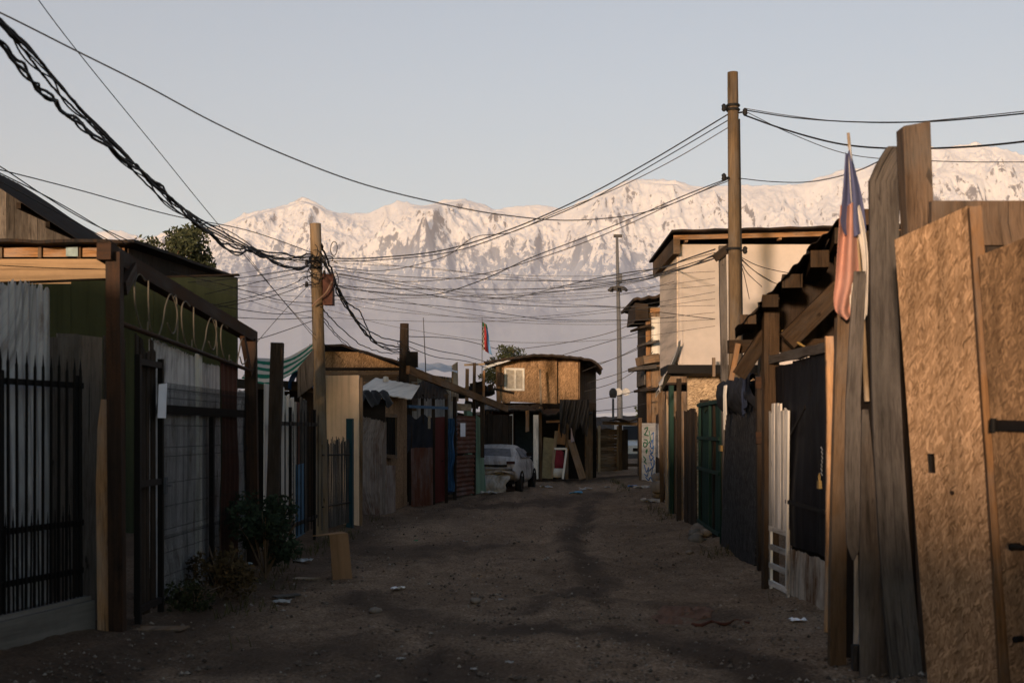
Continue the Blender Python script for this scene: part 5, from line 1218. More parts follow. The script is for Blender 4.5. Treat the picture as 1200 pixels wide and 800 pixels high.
def van():
    t = thing('white_van', 'white van parked beyond the timber portal at the far end of the lane', 'van', ground(5.35, 55, 0))
    cx, y0 = 5.45, 54.0
    b = MB()
    prof = [(0, .45), (0, .95), (.35, 1.08), (.9, 1.12), (1.55, 1.82), (1.9, 1.92), (4.6, 1.92), (4.7, 1.8), (4.7, .42)]
    secs = []
    for s_, inset in ((-.86, .10), (-.80, .0), (.80, .0), (.86, .10)):
        secs.append([Vector((cx + s_, y0 + p[0], p[1] - (inset if p[1] > 1.0 else 0))) for p in prof])
    n = len(prof); vs = [p for s_ in secs for p in s_]; fs, us = [], []
    for k in range(3):
        for i in range(n): a = k * n + i; c = k * n + (i + 1) % n; fs.append((a, c, c + n, a + n)); us.append([(0, 0), (1, 0), (1, 1), (0, 1)])
    fs += [tuple(reversed(range(n))), tuple(range(3 * n, 4 * n))]; us += [[(0, 0)] * n, [(0, 0)] * n]
    b.raw(vs, fs, us); obj('body', b, plain('van_white', (.55, .55, .56), .4), t)
    b = MB(); b.raw([(cx - .7, y0 + .93, 1.16), (cx + .7, y0 + .93, 1.16), (cx + .64, y0 + 1.5, 1.76), (cx - .64, y0 + 1.5, 1.76), (cx - .7, y0 + .97, 1.16), (cx + .7, y0 + .97, 1.16), (cx + .64, y0 + 1.55, 1.76), (cx - .64, y0 + 1.55, 1.76)], [(0, 1, 2, 3), (7, 6, 5, 4), (0, 4, 5, 1), (1, 5, 6, 2), (2, 6, 7, 3), (3, 7, 4, 0)], [[(0, 0)] * 4] * 6)
    for v in range(len(b.v)): b.v[v] = b.v[v] + Vector((0, -.03, .02))
    obj('windscreen', b, plain('dark_glass', (.02, .022, .026), .15), t)
    b = MB(); b.box(cx - .84, cx + .84, y0 - .08, y0 + .02, .40, .60); obj('bumper', b, plain('grey_bumper', (.06, .06, .065)), t)
    b = MB(); b.box(cx - .35, cx + .35, y0 - .03, y0 - .005, .70, .84); obj('grille', b, M['dark'], t)
    for s_ in (-1, 1):
        b = MB(); b.box(cx + s_ * .62 - .14, cx + s_ * .62 + .14, y0 - .03, y0 + .05, .72, .9); obj('headlight', b, plain('lamp_glass', (.5, .5, .5), .2), t)
        for yy in (.8, 3.7):
            b = MB(); A = Matrix.Rotation(R_(90), 3, 'Y'); b.lathe([(0, -.1), (.2, -.1), (.32, -.08), (.34, 0), (.32, .08), (.2, .1), (0, .1)], 18, (cx + s_ * .74, y0 + yy, .34), A); obj('wheel', b, M['rubber'], t)
van()

# ---- wrecked car
def car():
    ang = -R_(8.5); hd = Vector((-math.sin(ang), math.cos(ang), 0)); rt = Vector((math.cos(ang), math.sin(ang), 0))
    rr = Vector((X(606.5, 33.0), 33.0, -.09)); org = rr - rt * .82
    Mc = Matrix(((rt.x, hd.x, 0, org.x), (rt.y, hd.y, 0, org.y), (0, 0, 1, org.z), (0, 0, 0, 1)))   # local x right, y forward, z up
    t = thing('wrecked_car', 'wrecked white car with crumpled tail and fallen bumper, abandoned beside the mint wall', 'car', (org.x, org.y + 1.9, gzf(org.x, org.y + 1.9)))
    cm = paint('dusty_white_paint', (.46, .44, .44), (.15, .11, .09), .8, .55)
    # sections along the car: y, floor, belt z, roof z, half width at belt, half width at roof
    S = [(0.00, .52, .66, .70, .74, .70), (.06, .34, .84, .88, .80, .72), (.42, .28, .93, .97, .82, .72), (.75, .26, .93, 1.19, .83, .62), (1.15, .24, .92, 1.27, .83, .60), (1.9, .22, .90, 1.28, .83, .60), (2.35, .22, .89, 1.16, .83, .62), (2.85, .22, .87, .91, .82, .74), (3.5, .25, .78, .82, .79, .70), (3.85, .30, .66, .69, .72, .62), (3.95, .38, .55, .58, .62, .52)]
    b = MB(Mc); rows = []
    for (y, f, bl, rf, wb, wr) in S:
        ring = [(-wb * .86, f), (-wb, f + .12), (-wb * 1.01, (f + bl) / 2 + .03), (-wb * .98, bl), (-wr, rf - .03), (-wr * .8, rf), (0, rf + .025), (wr * .8, rf), (wr, rf - .03), (wb * .98, bl), (wb * 1.01, (f + bl) / 2 + .03), (wb, f + .12), (wb * .86, f)]
        dent = .05 if y < .1 else 0
        crm = .035 if y < 1.0 else .014; rows.append([Vector((x + rnd.uniform(-dent, dent) * .6 + crm * mnoise.noise(Vector((x * 4, y * 3, z * 5))), y + rnd.uniform(-dent, dent), z + rnd.uniform(-dent, dent) * .7 + crm * mnoise.noise(Vector((x * 3 + 7, y * 4, z * 3))))) for x, z in ring])
    n = len(rows[0]); vs = [p for r in rows for p in r]; fs, us = [], []
    for k in range(len(rows) - 1):
        for i in range(n):
            j = (i + 1) % n; a = k * n + i; c = k * n + j
            fs.append((a, c, c + n, a + n)); us.append([(vs[q].x + vs[q].z * .3, vs[q].y + vs[q].z) for q in (a, c, c + n, a + n)])
    fs += [tuple(range(n)), tuple(reversed(range((len(rows) - 1) * n, len(rows) * n)))]; us += [[(vs[q].x, vs[q].z) for q in range(n)], [(0, 0)] * n]
    b.raw(vs, fs, us, True)
    body = obj('body', b, cm, t); m_ = body.modifiers.new('sub', 'SUBSURF'); m_.levels = 2; m_.render_levels = 2
    gl = plain('dusty_glass', (.13, .13, .145), .5)
    b = MB(Mc); g = [[((-.60 + 1.2 * i / 8) * (1 - .12 * j / 4), .41 + .31 * j / 4 - .035, .965 + .20 * j / 4 + .02 * math.sin(math.pi * i / 8)) for j in range(5)] for i in range(9)]; b.sheet(g, .02); obj('rear_window', b, gl, t)
    for s_ in (-1, 1):
        b = MB(Mc); a = [(.86, .94), (1.62, .93), (1.62, 1.19), (1.02, 1.18)]
        bb = [(1.70, .93), (2.58, .91), (2.30, 1.14), (1.70, 1.19)]
        for q in (a, bb):
            pts = [Vector((s_ * (.825 - (z - .92) * .80), y, z)) for y, z in q]; panel4(b, *(pts if s_ > 0 else [pts[1], pts[0], pts[3], pts[2]]), .02)
        obj('side_window', b, gl, t)
        for yy in (.72, 3.2):
            A = Matrix.Rotation(R_(90), 3, 'Y')
            if yy < 1 and s_ > 0: rz = .24
            else: rz = .25
            b = MB(Mc); b.lathe([(.15, -.09), (.22, -.085), (.25, -.04), (.25, .04), (.22, .085), (.15, .09), (.15, -.09)], 22, (s_ * .76, yy, rz), A); wh = obj('wheel', b, M['rubber'], t)
            b = MB(Mc); b.lathe([(0, .03), (.05, .05), (.11, .02), (.148, .05), (.148, -.05), (0, -.05)], 16, (s_ * .76 + .03 * s_, yy, rz), A if s_ > 0 else Matrix.Rotation(R_(-90), 3, 'Y')); obj('rim', b, M['rusty'], wh)
            b = MB(Mc); pr = [(yy + .36 * math.cos(k * math.pi / 10), .26 + .34 * math.sin(k * math.pi / 10)) for k in range(11)]
            ring = [Vector((s_ * .835, y, z)) for y, z in pr]; inn = [Vector((s_ * .835, yy + (y - yy) * .86, .26 + (z - .26) * .86)) for y, z in pr]
            b.sheet([ring, inn], .03); obj('wheel_arch', b, M['dark'], t)
    b = MB(Mc); g = [[(-.78 + 1.5 * i / 12, -.06 + .05 * math.sin(i * 1.1 + j), .60 - .05 * j / 3 + .03 * math.sin(i * .9)) for j in range(4)] for i in range(13)]; b.sheet(g, .03); obj('rear_crossmember', b, cm, t)
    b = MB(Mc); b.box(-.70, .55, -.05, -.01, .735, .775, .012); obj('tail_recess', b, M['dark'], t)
    b = MB(Mc); b.box(-.70, .66, -.085, -.03, .655, .70, .015); obj('tail_lip', b, cm, t)
    for s_ in (-1, 1):
        b = MB(Mc); b.box(s_ * .64 - .11, s_ * .64 + .11, -.03, .02, .79, .86, .012); obj('tail_light', b, plain('broken_lamp', (.05, .022, .02)), t)
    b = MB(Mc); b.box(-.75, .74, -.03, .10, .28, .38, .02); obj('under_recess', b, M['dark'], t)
    b = MB(Mc); g = [[(-.66 + 1.30 * i / 16 * (1 - .10 * j / 8) + .03 * math.sin(j * 1.3), -.14 - .10 * j / 8 - .10 * math.sin(math.pi * j / 8) + .05 * math.sin(i * .8) + .12 * mnoise.noise(Vector((i * .5, j * .6, 2))), .50 - .44 * j / 8 + .02 * math.sin(i * .7 + 1) - .06 * (i / 16) * (j / 8) + .05 * (j / 8) * math.sin(i * .45)) for j in range(9)] for i in range(17)]; b.sheet(g, .012); obj('fallen_bumper', b, paint('scuffed_bumper_plastic', (.44, .425, .41), (.14, .11, .09), .6, .8), t)
    b = MB(Mc); b.box(.79, .93, 1.9, 1.98, .96, 1.06, .01); obj('mirror', b, M['dark'], t)
    b = MB(Mc)
    for yy in (1.66, 2.62): b.bar((.838, yy, .30), (.832, yy, .90), .012, .006, side=(0, 1, 0))
    obj('door_seams', b, M['dark'], t)
car()

# ---- lamp mast and small street lamp
t = thing('floodlight_mast', 'very tall grey steel mast with a ring of floodlights beyond the lane', 'lamp mast', ground(X(724, 75), 75, 0))
b = MB(); b.tube([(X(727, 75), 75, -.2), (X(725.5, 75), 75, 7), (X(723, 75), 75, Z(277, 75))], .19, 12, r1=.075); obj('shaft', b, M['steel'], t)
b = MB(); z = Z(337, 75); b.lathe([(.10, -.06), (.42, -.05), (.42, .05), (.10, .06)], 16, (X(724, 75), 75, z)); obj('ring', b, M['wire_grey'], t)
for k in range(6):
    a = k * math.pi / 3 + .2; c = Vector((X(724, 75) + .46 * math.cos(a), 75 + .46 * math.sin(a), z - .08)); b = MB(); b.bar(c + Vector((-.06 * math.cos(a), -.06 * math.sin(a), .06)), c + Vector((.10 * math.cos(a), .10 * math.sin(a), -.10)), .24, .12, side=(-math.sin(a), math.cos(a), 0)); obj('floodlight', b, M['wire_grey'], t)
b = MB(); b.box(X(719, 75), X(729, 75), 74.85, 75.1, Z(278, 75), Z(275, 75)); obj('top_plate', b, M['wire_grey'], t)
b = MB(); b.box(X(724.5, 75), X(728.5, 75), 74.6, 74.85, Z(332, 75), Z(322, 75)); obj('control_box', b, M['steel'], t)
t = thing('street_lamp', 'short street lamp with a round head before the slat fence at the lane end', 'street lamp', ground(X(718, 55), 55, 0))
b = MB(); b.tube([(X(718.5, 55), 55, -.1), (X(718.5, 55), 55, Z(467, 55))], .05, 8); obj('shaft', b, M['steel'], t)
b = MB(); b.lathe([(0, -.2), (.12, -.18), (.17, -.05), (.17, .10), (.08, .22), (0, .24)], 12, (X(718.5, 55), 55, Z(461, 55))); obj('head', b, M['wire_grey'], t)
for k, px in enumerate((724.5, 733.5)):
    c = P(px, 459.5, 74.6); b = MB(); A = Matrix.Rotation(R_(80), 3, 'X'); b.lathe([(0, 0), (.12, .02), (.22, .10), (.23, .10), (.13, .0), (0, -.03)], 14, c, A); b.tube([c, c + Vector((X(727, 75) - c.x, .3, -.1))], .025, 6)
    obj('dish_antenna', b, plain('dish_white', (.30, .30, .31)), label=('smaller white dish on the left of the floodlight mast', 'larger white dish on the right of the floodlight mast')[k], cat='dish')

# ---- far roofs beyond the lane
far = [(672, 712, 499, 60, 'w_dark', 'dark low house with a flat roof behind the slat fence'), (700, 748, 494, 85, 'w_old', 'brown low house just behind the floodlight mast base'),
       (735, 790, 492, 100, 'osb', 'distant tan house beyond the white van'), (560, 640, 488, 90, 'w_dark', 'distant dark house behind the chipboard house')]
for (a, c, y, d, m, lab) in far:
    t = thing('far_house', lab, 'house', ground(X((a + c) / 2, d), d, 0))
    b = MB(); b.box(X(a, d), X(c, d), d, d + 8, -.2, Z(y, d) - .15); obj('wall', b, M[m], t)
    b = MB(); x0, x1 = X(a, d) - .3, X(c, d) + .3; zz = Z(y, d); g = [[(x0 + (x1 - x0) * i / 12, d - .4 + 9 * j / 2, zz - .15 + .5 * (1 - abs(j - 1)) + .03 * math.sin(i * 2)) for j in range(3)] for i in range(13)]; b.sheet(g, .06, False); obj('roof', b, M['corr_dark'], t)
    b = MB(); xm = X((a + c) / 2, d); b.box(xm - .5, xm + .5, d - .05, d + .05, Z(y, d) - 1.1, Z(y, d) - .5); obj('window', b, M['dark'], t)

# ---- trees
def tree(base, h, r, label, seed, n=2600, leaf=.16, flat=.8, c0=.62):
    rr = random.Random(seed); base = Vector(base)
    t = thing('tree', label, 'tree', base)
    b = MB(); top = base + Vector((rr.uniform(-.3, .3), 0, h * .8)); b.tube([base, base.lerp(top, .5) + Vector((.1, 0, 0)), top], .25, 10, r1=.07)
    clumps = []
    for k in range(34):
        a = rr.uniform(0, 6.28); q = rr.uniform(.2, 1) ** .6; c = base + Vector((math.cos(a) * r * q, math.sin(a) * r * q, h * c0 + rr.uniform(-.28, .34) * h * flat * (1.15 - q * .6)))
        clumps.append((c, rr.uniform(.35, .6) * r * .8)); p = base.lerp(top, rr.uniform(.45, .95)); b.tube([p, p.lerp(c, .6) + Vector((0, 0, .15)), c], .06, 5, r1=.02)
    obj('trunk', b, M['w_old'], t)
    b = MB()
    for k in range(n):
        c, cr = rr.choice(clumps); v = Vector((rr.gauss(0, 1), rr.gauss(0, 1), rr.gauss(0, 1))); v = v.normalized() * cr * rr.random() ** .4; v.z *= .75; p = c + v
        u = Vector((rr.uniform(-1, 1), rr.uniform(-1, 1), rr.uniform(-1, 1))).normalized(); w_ = u.orthogonal().normalized(); s_ = leaf * rr.uniform(.5, 1.2)
        b.quad(p - u * s_, p + w_ * s_ * .45, p + u * s_, p - w_ * s_ * .45)
    m = NT('leaves_%d' % seed); oi = m.n('NewGeometry'); mt = m.done(m.ramp(oi.outputs['Random Per Island'], [(0, (.025, .032, .018)), (1, (.075, .085, .045))]), .8)
    obj('crown', b, mt, t)
tree((X(192, 60), 60, 0), 11.6, 2.0, 'leafy tree rising behind the ochre house at left', 3, 8500, .13, .62, .78)
tree((X(225, 66), 66, 0), 9.8, 1.3, 'smaller thin tree between the ochre house roof and the green wall', 4, 2600, .13, .5, .82)
tree((X(592, 70), 70, 0), 6.2, 1.1, 'small dark tree showing over the roof of the chipboard house', 5, 2600, .11, .6, .80)
tree((X(772, 95), 95, 0), 4.2, 1.5, 'distant low tree at the end of the lane beside the ledge house', 6, 900, .2)

# ---- unseen houses added beside and behind the viewer to keep the lane in shade
def shade_house(x0, x1, y0, y1, h, m, lab):
    t = thing('shade_house', lab, 'house', ((x0 + x1) / 2, (y0 + y1) / 2, -.05))
    b = MB(); b.box(x0, x1, y0, y1, -.1, h - .12); obj('wall', b, M[m], t)
    b = MB(); g = [[(x0 - .3 + (x1 - x0 + .6) * i / 20, y0 - .3 + (y1 - y0 + .6) * j / 4, h - .06 + .02 * math.sin(i * 2)) for j in range(5)] for i in range(21)]; b.sheet(g, .05, False); obj('roof', b, M['corr_dark'], t)
    b = MB(); b.box(x1 - 1.6, x1 - .7, y1 + .003, y1 + .05, -.05, 2.0); obj('door', b, M['w_brown'], t)
    b = MB(); b.box(x0 + .6, x0 + 1.6, y1 + .003, y1 + .05, 1.0, 1.9); obj('window', b, M['dark'], t)
shade_house(-9.5, -4.4, 0.9, 6.2, 2.9, 'w_old', 'unseen brown plank house added left of the viewer to shade the lane')
shade_house(-11, -3.9, -9, .6, 2.9, 'osb', 'unseen chipboard house added left of the lane behind the viewer to shade it')
shade_house(-12, -1, -24, -13, 2.5, 'w_old', 'unseen plank house added across the lane behind the viewer to cast shade')
shade_house(-.9, 8, -24, -14, 2.7, 'osb', 'unseen chipboard house added across the lane behind the viewer to cast shade')
shade_house(-27, -13, -18, -3, 5.6, 'w_grey', 'unseen grey plank house added behind the left row to shade the green wall')
# ================================================================== OVERHEAD CABLES
# the poles just outside the view that the near ends of the cables hang from
for (x_, y_, h_, lab) in ((-4.15, -5.0, 6.6, 'wooden pole on the left of the lane behind the viewer'), (10.5, 2.5, 5.9, 'wooden pole in the yard to the right of the viewer')):
    t = thing('utility_pole', lab, 'pole', ground(x_, y_, 0))
    b = MB(); b.tube([(x_, y_, -.2), (x_, y_, h_ / 2), (x_, y_, h_)], .11, 12, r1=.08, rj=.02); obj('shaft', b, M['w_pole'], t)
    b = MB(); b.bar((x_ - .5, y_ + .11, h_ - .45), (x_ + .5, y_ + .11, h_ - .45), .09, .06, side=(0, 0, 1)); obj('cross_arm', b, M['w_old'], t)
def wire_pts(pp, d0, d1, n=8):
    x0, x1 = pp[0][0], pp[-1][0]; L = [0]
    for a, c in zip(pp, pp[1:]): L.append(L[-1] + math.hypot(c[0] - a[0], c[1] - a[1]))
    out = []
    for (p, l) in zip(pp, L):
        f = l / L[-1]; d = 1 / ((1 - f) / d0 + f / d1); out.append(P(p[0], p[1], d))
    out = catmull(out, n)
    if pp[0][0] < 30 and d0 < 13:
        q = Vector((-4.15 + .4 * math.sin(pp[0][1]), -4.85, 6.15 + .004 * (-pp[0][1] % 40))); out = [q.lerp(out[0], k / 10) - Vector((0, 0, .35 * math.sin(math.pi * k / 10))) for k in range(10)] + out
    if pp[-1][0] > 1240:
        q = Vector((10.5 + .3 * math.sin(pp[-1][1]), 2.65, 5.45)); out = out + [out[-1].lerp(q, k / 10) for k in range(1, 11)]
    return out
def wire(label, pp, d0, d1, r=.008, m='wire', group=None, wob=0.0, n=8, name='cable'):
    pts = wire_pts(pp, d0, d1, n)
    if wob: pts = [p + Vector((rnd.uniform(-wob, wob), 0, rnd.uniform(-wob, wob))) for p in pts]
    b = MB(); b.tube(pts, r, 5, cap=True); return obj(name, b, M[m], label=label, cat='cable', group=group)

# thick bundle from over the viewer to the left pole (one thing, many strands)
t = thing('cable_bundle', 'thick twisted bundle of black cables sweeping from the upper left to the wooden pole', 'cables', P(368, 300, 18.8))
spine = [[(-80, -48), (0, 22), (60, 88), (110, 142), (170, 205), (225, 250), (280, 283), (325, 301), (366, 302)],
         [(-80, -40), (0, 30), (55, 92), (105, 146), (165, 208), (220, 256), (285, 290), (330, 304), (366, 306)],
         [(-80, 2), (0, 52), (40, 98), (75, 130), (110, 160), (150, 190), (190, 224), (235, 266), (275, 296), (292, 293), (315, 304), (350, 316), (366, 300)],
         [(-80, -5), (0, 50), (40, 94), (75, 128), (112, 158), (150, 188), (185, 216), (215, 246), (250, 276), (270, 288), (300, 292), (345, 300), (366, 297)],
         [(-80, -44), (0, 26), (58, 90), (112, 146), (172, 208), (215, 252), (262, 268), (310, 297), (335, 298), (366, 309)],
         [(-80, -46), (0, 24), (62, 92), (120, 154), (180, 214), (240, 262), (300, 296), (340, 312), (366, 311)]]
for k, s_ in enumerate(spine):
    pts = wire_pts(s_, 6.6, 18.8, 14); q = []
    for i, p in enumerate(pts):
        a = i * (.5 if k in (2, 3) else .22) + k * 1.1; am = (.014 if k in (2, 3) else .010); am *= .6 + .7 * abs(mnoise.noise(Vector((i * .11, k * 3.1, 0)))) * 2; q.append(p + Vector((am * math.cos(a), 0, am * math.sin(a))) + Vector((0, 0, rnd.uniform(-.004, .004))))
    b = MB(); b.tube(q, .0105 if k in (2, 3) else (.0095, .008, 0, 0, .006, .010)[k], 6); obj('strand', b, M['wire'], t)
q = [p + Vector((.02 * math.cos(i * .55 + 2 * math.sin(i * .13)), 0, .02 * math.sin(i * .55 + 2 * math.sin(i * .13)))) for i, p in enumerate(wire_pts(spine[2], 6.6, 18.8, 14))]
b = MB(); b.tube(q, .008, 6); obj('strand', b, M['wire'], t)
q = [p + Vector((.025 * math.cos(i * .45 + 2), 0, .025 * math.sin(i * .45 + 2))) for i, p in enumerate(wire_pts(spine[1], 6.6, 18.8, 14))]
b = MB(); b.tube(q, .006, 6); obj('strand', b, M['wire'], t)

wire('long grey cable crossing the sky from the upper left down to the tall pole', [(-60, -10), (0, 15), (90, 60), (170, 100), (250, 143), (330, 180), (420, 214), (505, 236), (590, 252), (680, 258), (770, 245), (858, 208)], 8, 17, .006, 'wire_grey')
wire('thin straight wire falling steeply from the top left edge to the wooden pole', [(20, -40), (45, 0), (100, 72), (180, 170), (245, 250), (300, 315), (372, 400)], 9, 18.9, .004)
wire('uppermost of the thin wires from the left edge, reaching the bundle near the leafy tree', [(-30, 192), (0, 199), (90, 222), (200, 252), (290, 270), (366, 296)], 12, 18.8, .006)
wire('thin wire from the left edge to the near corner of the ochre house roof', [(-30, 180), (0, 195), (50, 228), (100, 258), (155, 284)], 12, 18.8, .007)
wire('second thin wire from the left edge sloping to the ochre house roof corner', [(-30, 188), (0, 203), (60, 233), (110, 262), (148, 286)], 12, 18.8, .007)
wire('lowest thin wire from the left edge sloping to the ochre house roof', [(-30, 196), (0, 212), (60, 245), (110, 272), (138, 287)], 12, 18.8, .007)
wire('thin wire stretched across the ochre house wall to the gate frame', [(-20, 310), (60, 314), (140, 316)], 17, 18.0, .006)

g1 = 'span wires between the wooden pole and the tall pole'
wire('topmost dark wire swooping from the tall pole down to the wooden pole', [(384, 303), (440, 302), (520, 293), (600, 268), (680, 233), (760, 190), (855, 133)], 18.9, 17, .009, 'wire', g1)
wire('second wire swooping from the tall pole to the wooden pole, close under the topmost', [(384, 306), (440, 305), (530, 295), (610, 268), (690, 235), (770, 190), (855, 140)], 18.9, 17, .007, 'wire', g1)
wire('loosest wire of the swoop from the tall pole, kinked near its middle', [(384, 312), (450, 317), (520, 301), (556, 278), (600, 272), (650, 250), (720, 222), (790, 187), (856, 148)], 18.9, 17, .006, 'wire_grey', g1)
wire('wire from the tall pole falling through the mountain slopes to the broken pole', [(856, 208), (800, 230), (740, 256), (680, 280), (620, 303), (560, 330), (500, 346), (420, 340), (384, 332)], 17, 18.9, .007, 'wire', g1)
wire('twin of that falling wire, a little lower along the mountain slopes', [(856, 211), (790, 238), (720, 270), (640, 300), (560, 322), (470, 330), (384, 320)], 17, 18.9, .006, 'wire_grey', g1)
g2 = 'level wires crossing the lane from the wooden pole'
lv = [([(384, 316), (470, 324), (560, 327), (640, 329), (720, 326), (838, 296)], 'highest level wire from the wooden pole to the thin post', .007),
      ([(384, 334), (450, 338), (540, 339), (640, 338), (740, 328), (838, 300)], 'level wire from the wooden pole to the thin post, second from the top', .008),
      ([(384, 322), (450, 334), (540, 352), (640, 359), (720, 360), (838, 374)], 'wire from the wooden pole dipping along the lane to below the thin post top', .007),
      ([(384, 352), (450, 350), (540, 347), (640, 342), (740, 332), (838, 302)], 'level wire that rises from the junction box to the thin post', .006),
      ([(384, 345), (460, 354), (550, 362), (640, 374), (720, 375), (790, 372)], 'lowest sagging wire from the junction box towards the white house', .007),
      ([(384, 318), (450, 330), (560, 348), (660, 352), (730, 345), (790, 330)], 'wire sagging from the wooden pole to the corner of the white house', .006),
      ([(384, 308), (500, 314), (600, 325), (700, 330), (775, 322)], 'slack wire from the wooden pole to the eave of the white house', .005)]
for pp, lab, r in lv: wire(lab, pp, 18.9, 17.25 if pp[-1][0] > 800 else 22, r * .75, 'wire' if r > .006 else 'wire_grey', g2)
g3 = 'service wires fanning left from the wooden pole'
fan = [([(366, 312), (330, 318), (278, 326), (220, 331)], 'highest service wire fanning left from the wooden pole'),
       ([(366, 316), (330, 324), (278, 336), (240, 345)], 'second service wire fanning left from the wooden pole'),
       ([(366, 322), (330, 338), (278, 352), (240, 360)], 'third service wire fanning left from the wooden pole'),
       ([(366, 330), (330, 344), (278, 356), (240, 362)], 'fourth service wire fanning left, above the end of the green wall'),
       ([(366, 355), (330, 352), (278, 338), (200, 318)], 'service wire from the junction box rising left to the ochre house'),
       ([(366, 364), (330, 368), (278, 362), (230, 352)], 'slack service wire hanging left at the height of the green wall top'),
       ([(366, 372), (330, 374), (278, 372), (230, 368)], 'nearly level service wire left of the wooden pole'),
       ([(366, 376), (320, 392), (285, 402)], 'lowest service wire sloping left to the gate frame end')]
for pp, lab in fan: wire(lab, pp, 18.8, 17.5, .0055, 'wire', g3)
wire('thin wire crossing steeply from the gate frame end up towards the wooden pole', [(300, 402), (335, 362), (366, 330)], 15, 18.8, .004, 'wire_grey')
wire('thin wire from the cable bundle down across the fan to the striped awning', [(290, 300), (330, 350), (372, 395), (400, 420)], 17, 19.5, .004, 'wire_grey')

t = thing('drop_cables', 'tangled black drop cables curving from the wooden pole down to the broken pole stump', 'cables', P(376, 300, 18.8))
dr = [[(376, 286), (386, 310), (400, 345), (425, 385), (445, 402), (470, 407)], [(376, 296), (392, 330), (410, 366), (435, 398), (455, 408), (471, 409)], [(376, 305), (388, 322), (396, 345), (415, 372), (440, 392), (471, 401)],
      [(376, 302), (384, 315), (404, 352), (422, 366), (436, 396), (455, 410), (472, 412)], [(376, 360), (395, 380), (420, 402), (445, 412), (472, 415)], [(376, 368), (392, 388), (412, 406), (430, 416)], [(376, 372), (400, 400), (420, 412)]]
for k, s_ in enumerate(dr):
    pts = wire_pts(s_, 18.8, 28 if s_[-1][0] > 460 else 24, 8); q = [p + Vector((rnd.uniform(-.012, .012), 0, rnd.uniform(-.012, .012))) for p in pts]
    b = MB(); b.tube(q, (.016, .014, .012, .012, .009, .007, .006)[k], 5); obj('strand', b, M['wire'], t)
t = thing('wire_tangle', 'loose loops of thin wire knotted round the top of the wooden pole', 'wires', P(372, 310, 18.7))
b = MB()
for k in range(16):
    c = P(rnd.uniform(358, 394), rnd.uniform(286, 330), 18.75 - .15 * rnd.random()); a0 = rnd.uniform(0, 6); rx, rz = rnd.uniform(.04, .16), rnd.uniform(.04, .16)
    b.tube(catmull([c + Vector((rx * math.cos(a0 + i * .9), rnd.uniform(-.04, .04), rz * math.sin(a0 + i * .9))) for i in range(rnd.randint(4, 8))], 5), .006, 4)
obj('loops', b, M['wire'], t)
b = MB(); b.tube(catmull([P(366, 358, 18.7), P(372, 352, 18.65), P(382, 343, 18.6), P(389, 330, 18.6)], 6), .014, 6); obj('pale_hose', b, cloth('pale_hose', (.25, .16, .12)), t)

g4 = 'cables leaving the tall pole to the right'
wire('topmost pair cable running right from the tall pole across the sky', [(872, 129), (930, 138), (1000, 143), (1080, 143), (1150, 138), (1260, 127)], 17, 11.5, .008, 'wire', g4)
wire('thin wire twined along the topmost pair cable right of the tall pole', [(872, 127), (920, 135), (980, 142), (1050, 144), (1120, 139), (1260, 124)], 17, 11.5, .005, 'wire_grey', g4)
wire('thick sagging cable from the tall pole passing behind the square post', [(872, 135), (920, 152), (980, 168), (1040, 174), (1120, 173), (1200, 166), (1290, 152)], 17, 11.5, .011, 'wire', g4)
wire('thin wire falling from the tall pole behind the bowed grey plank', [(872, 130), (930, 158), (1000, 182), (1100, 189), (1200, 190), (1280, 189)], 17, 12, .005, 'wire_grey', g4)
wire('low wire sagging from the middle of the tall pole up to the bowed grey plank', [(866, 209), (905, 213), (950, 213), (1000, 202), (1040, 184)], 17, 12, .006, 'wire', g4)
g5 = 'house wires fanning from the tall pole over the white house'
for k, pp in enumerate(([(866, 300), (885, 310), (905, 316), (935, 322)], [(866, 300), (880, 314), (900, 328), (925, 338)], [(866, 302), (885, 318), (905, 330)], [(866, 302), (876, 320), (893, 336)], [(866, 304), (872, 322), (878, 350)])):
    wire(('uppermost', 'second', 'third', 'fourth', 'steepest')[k] + ' of the short wires fanning right from the tall pole over the white house', pp, 16.95, 21.5, .006, 'wire', g5)
wire('slack wire from the thin post across to the tall pole conduit', [(853, 292), (858, 300), (864, 298)], 17.2, 16.95, .007)
g6 = 'thin wires between the thin post and the floodlight mast side'
for k, (pp, d1) in enumerate((([(838, 292), (800, 305), (775, 314), (700, 326), (600, 350)], 45), ([(838, 298), (790, 318), (700, 336), (560, 352)], 45), ([(856, 296), (800, 314), (720, 330), (640, 336)], 60))):
    wire(('highest', 'middle', 'lowest')[k] + ' thin wire from the thin post running down the lane past the floodlight mast', pp, 17.25, d1, .010, 'wire_grey', g6)
g7 = 'thin wires strung over the far end of the lane'
for k, (pp) in enumerate(([(652, 418), (700, 404), (740, 392), (765, 382)], [(670, 440), (710, 424), (745, 410), (765, 396)], [(690, 428), (720, 420), (765, 398)], [(680, 460), (720, 448), (750, 430), (765, 412)], [(690, 470), (730, 462), (765, 452)], [(695, 482), (730, 478), (770, 470)], [(600, 410), (660, 402), (720, 388), (765, 366)], [(690, 448), (730, 436), (765, 422)])):
    wire(('wire over the lane end from the bowed roof to the ledge house eave', 'wire over the lane end from the chipboard house side wall to the ledge house', 'short wire over the lane end level with the small ledges', 'wire over the lane end from below the bowed roof edge up to the ledges', 'low wire over the lane end above the street lamp', 'lowest wire over the lane end, level with the portal roof', 'long wire rising from behind the bowed roof to the top of the ledge house', 'wire over the lane end crossing the middle of the floodlight mast')[k], pp, 44, 40, .011, 'wire_grey', g7)
g8 = 'thin wires from the broken pole to the chipboard house'
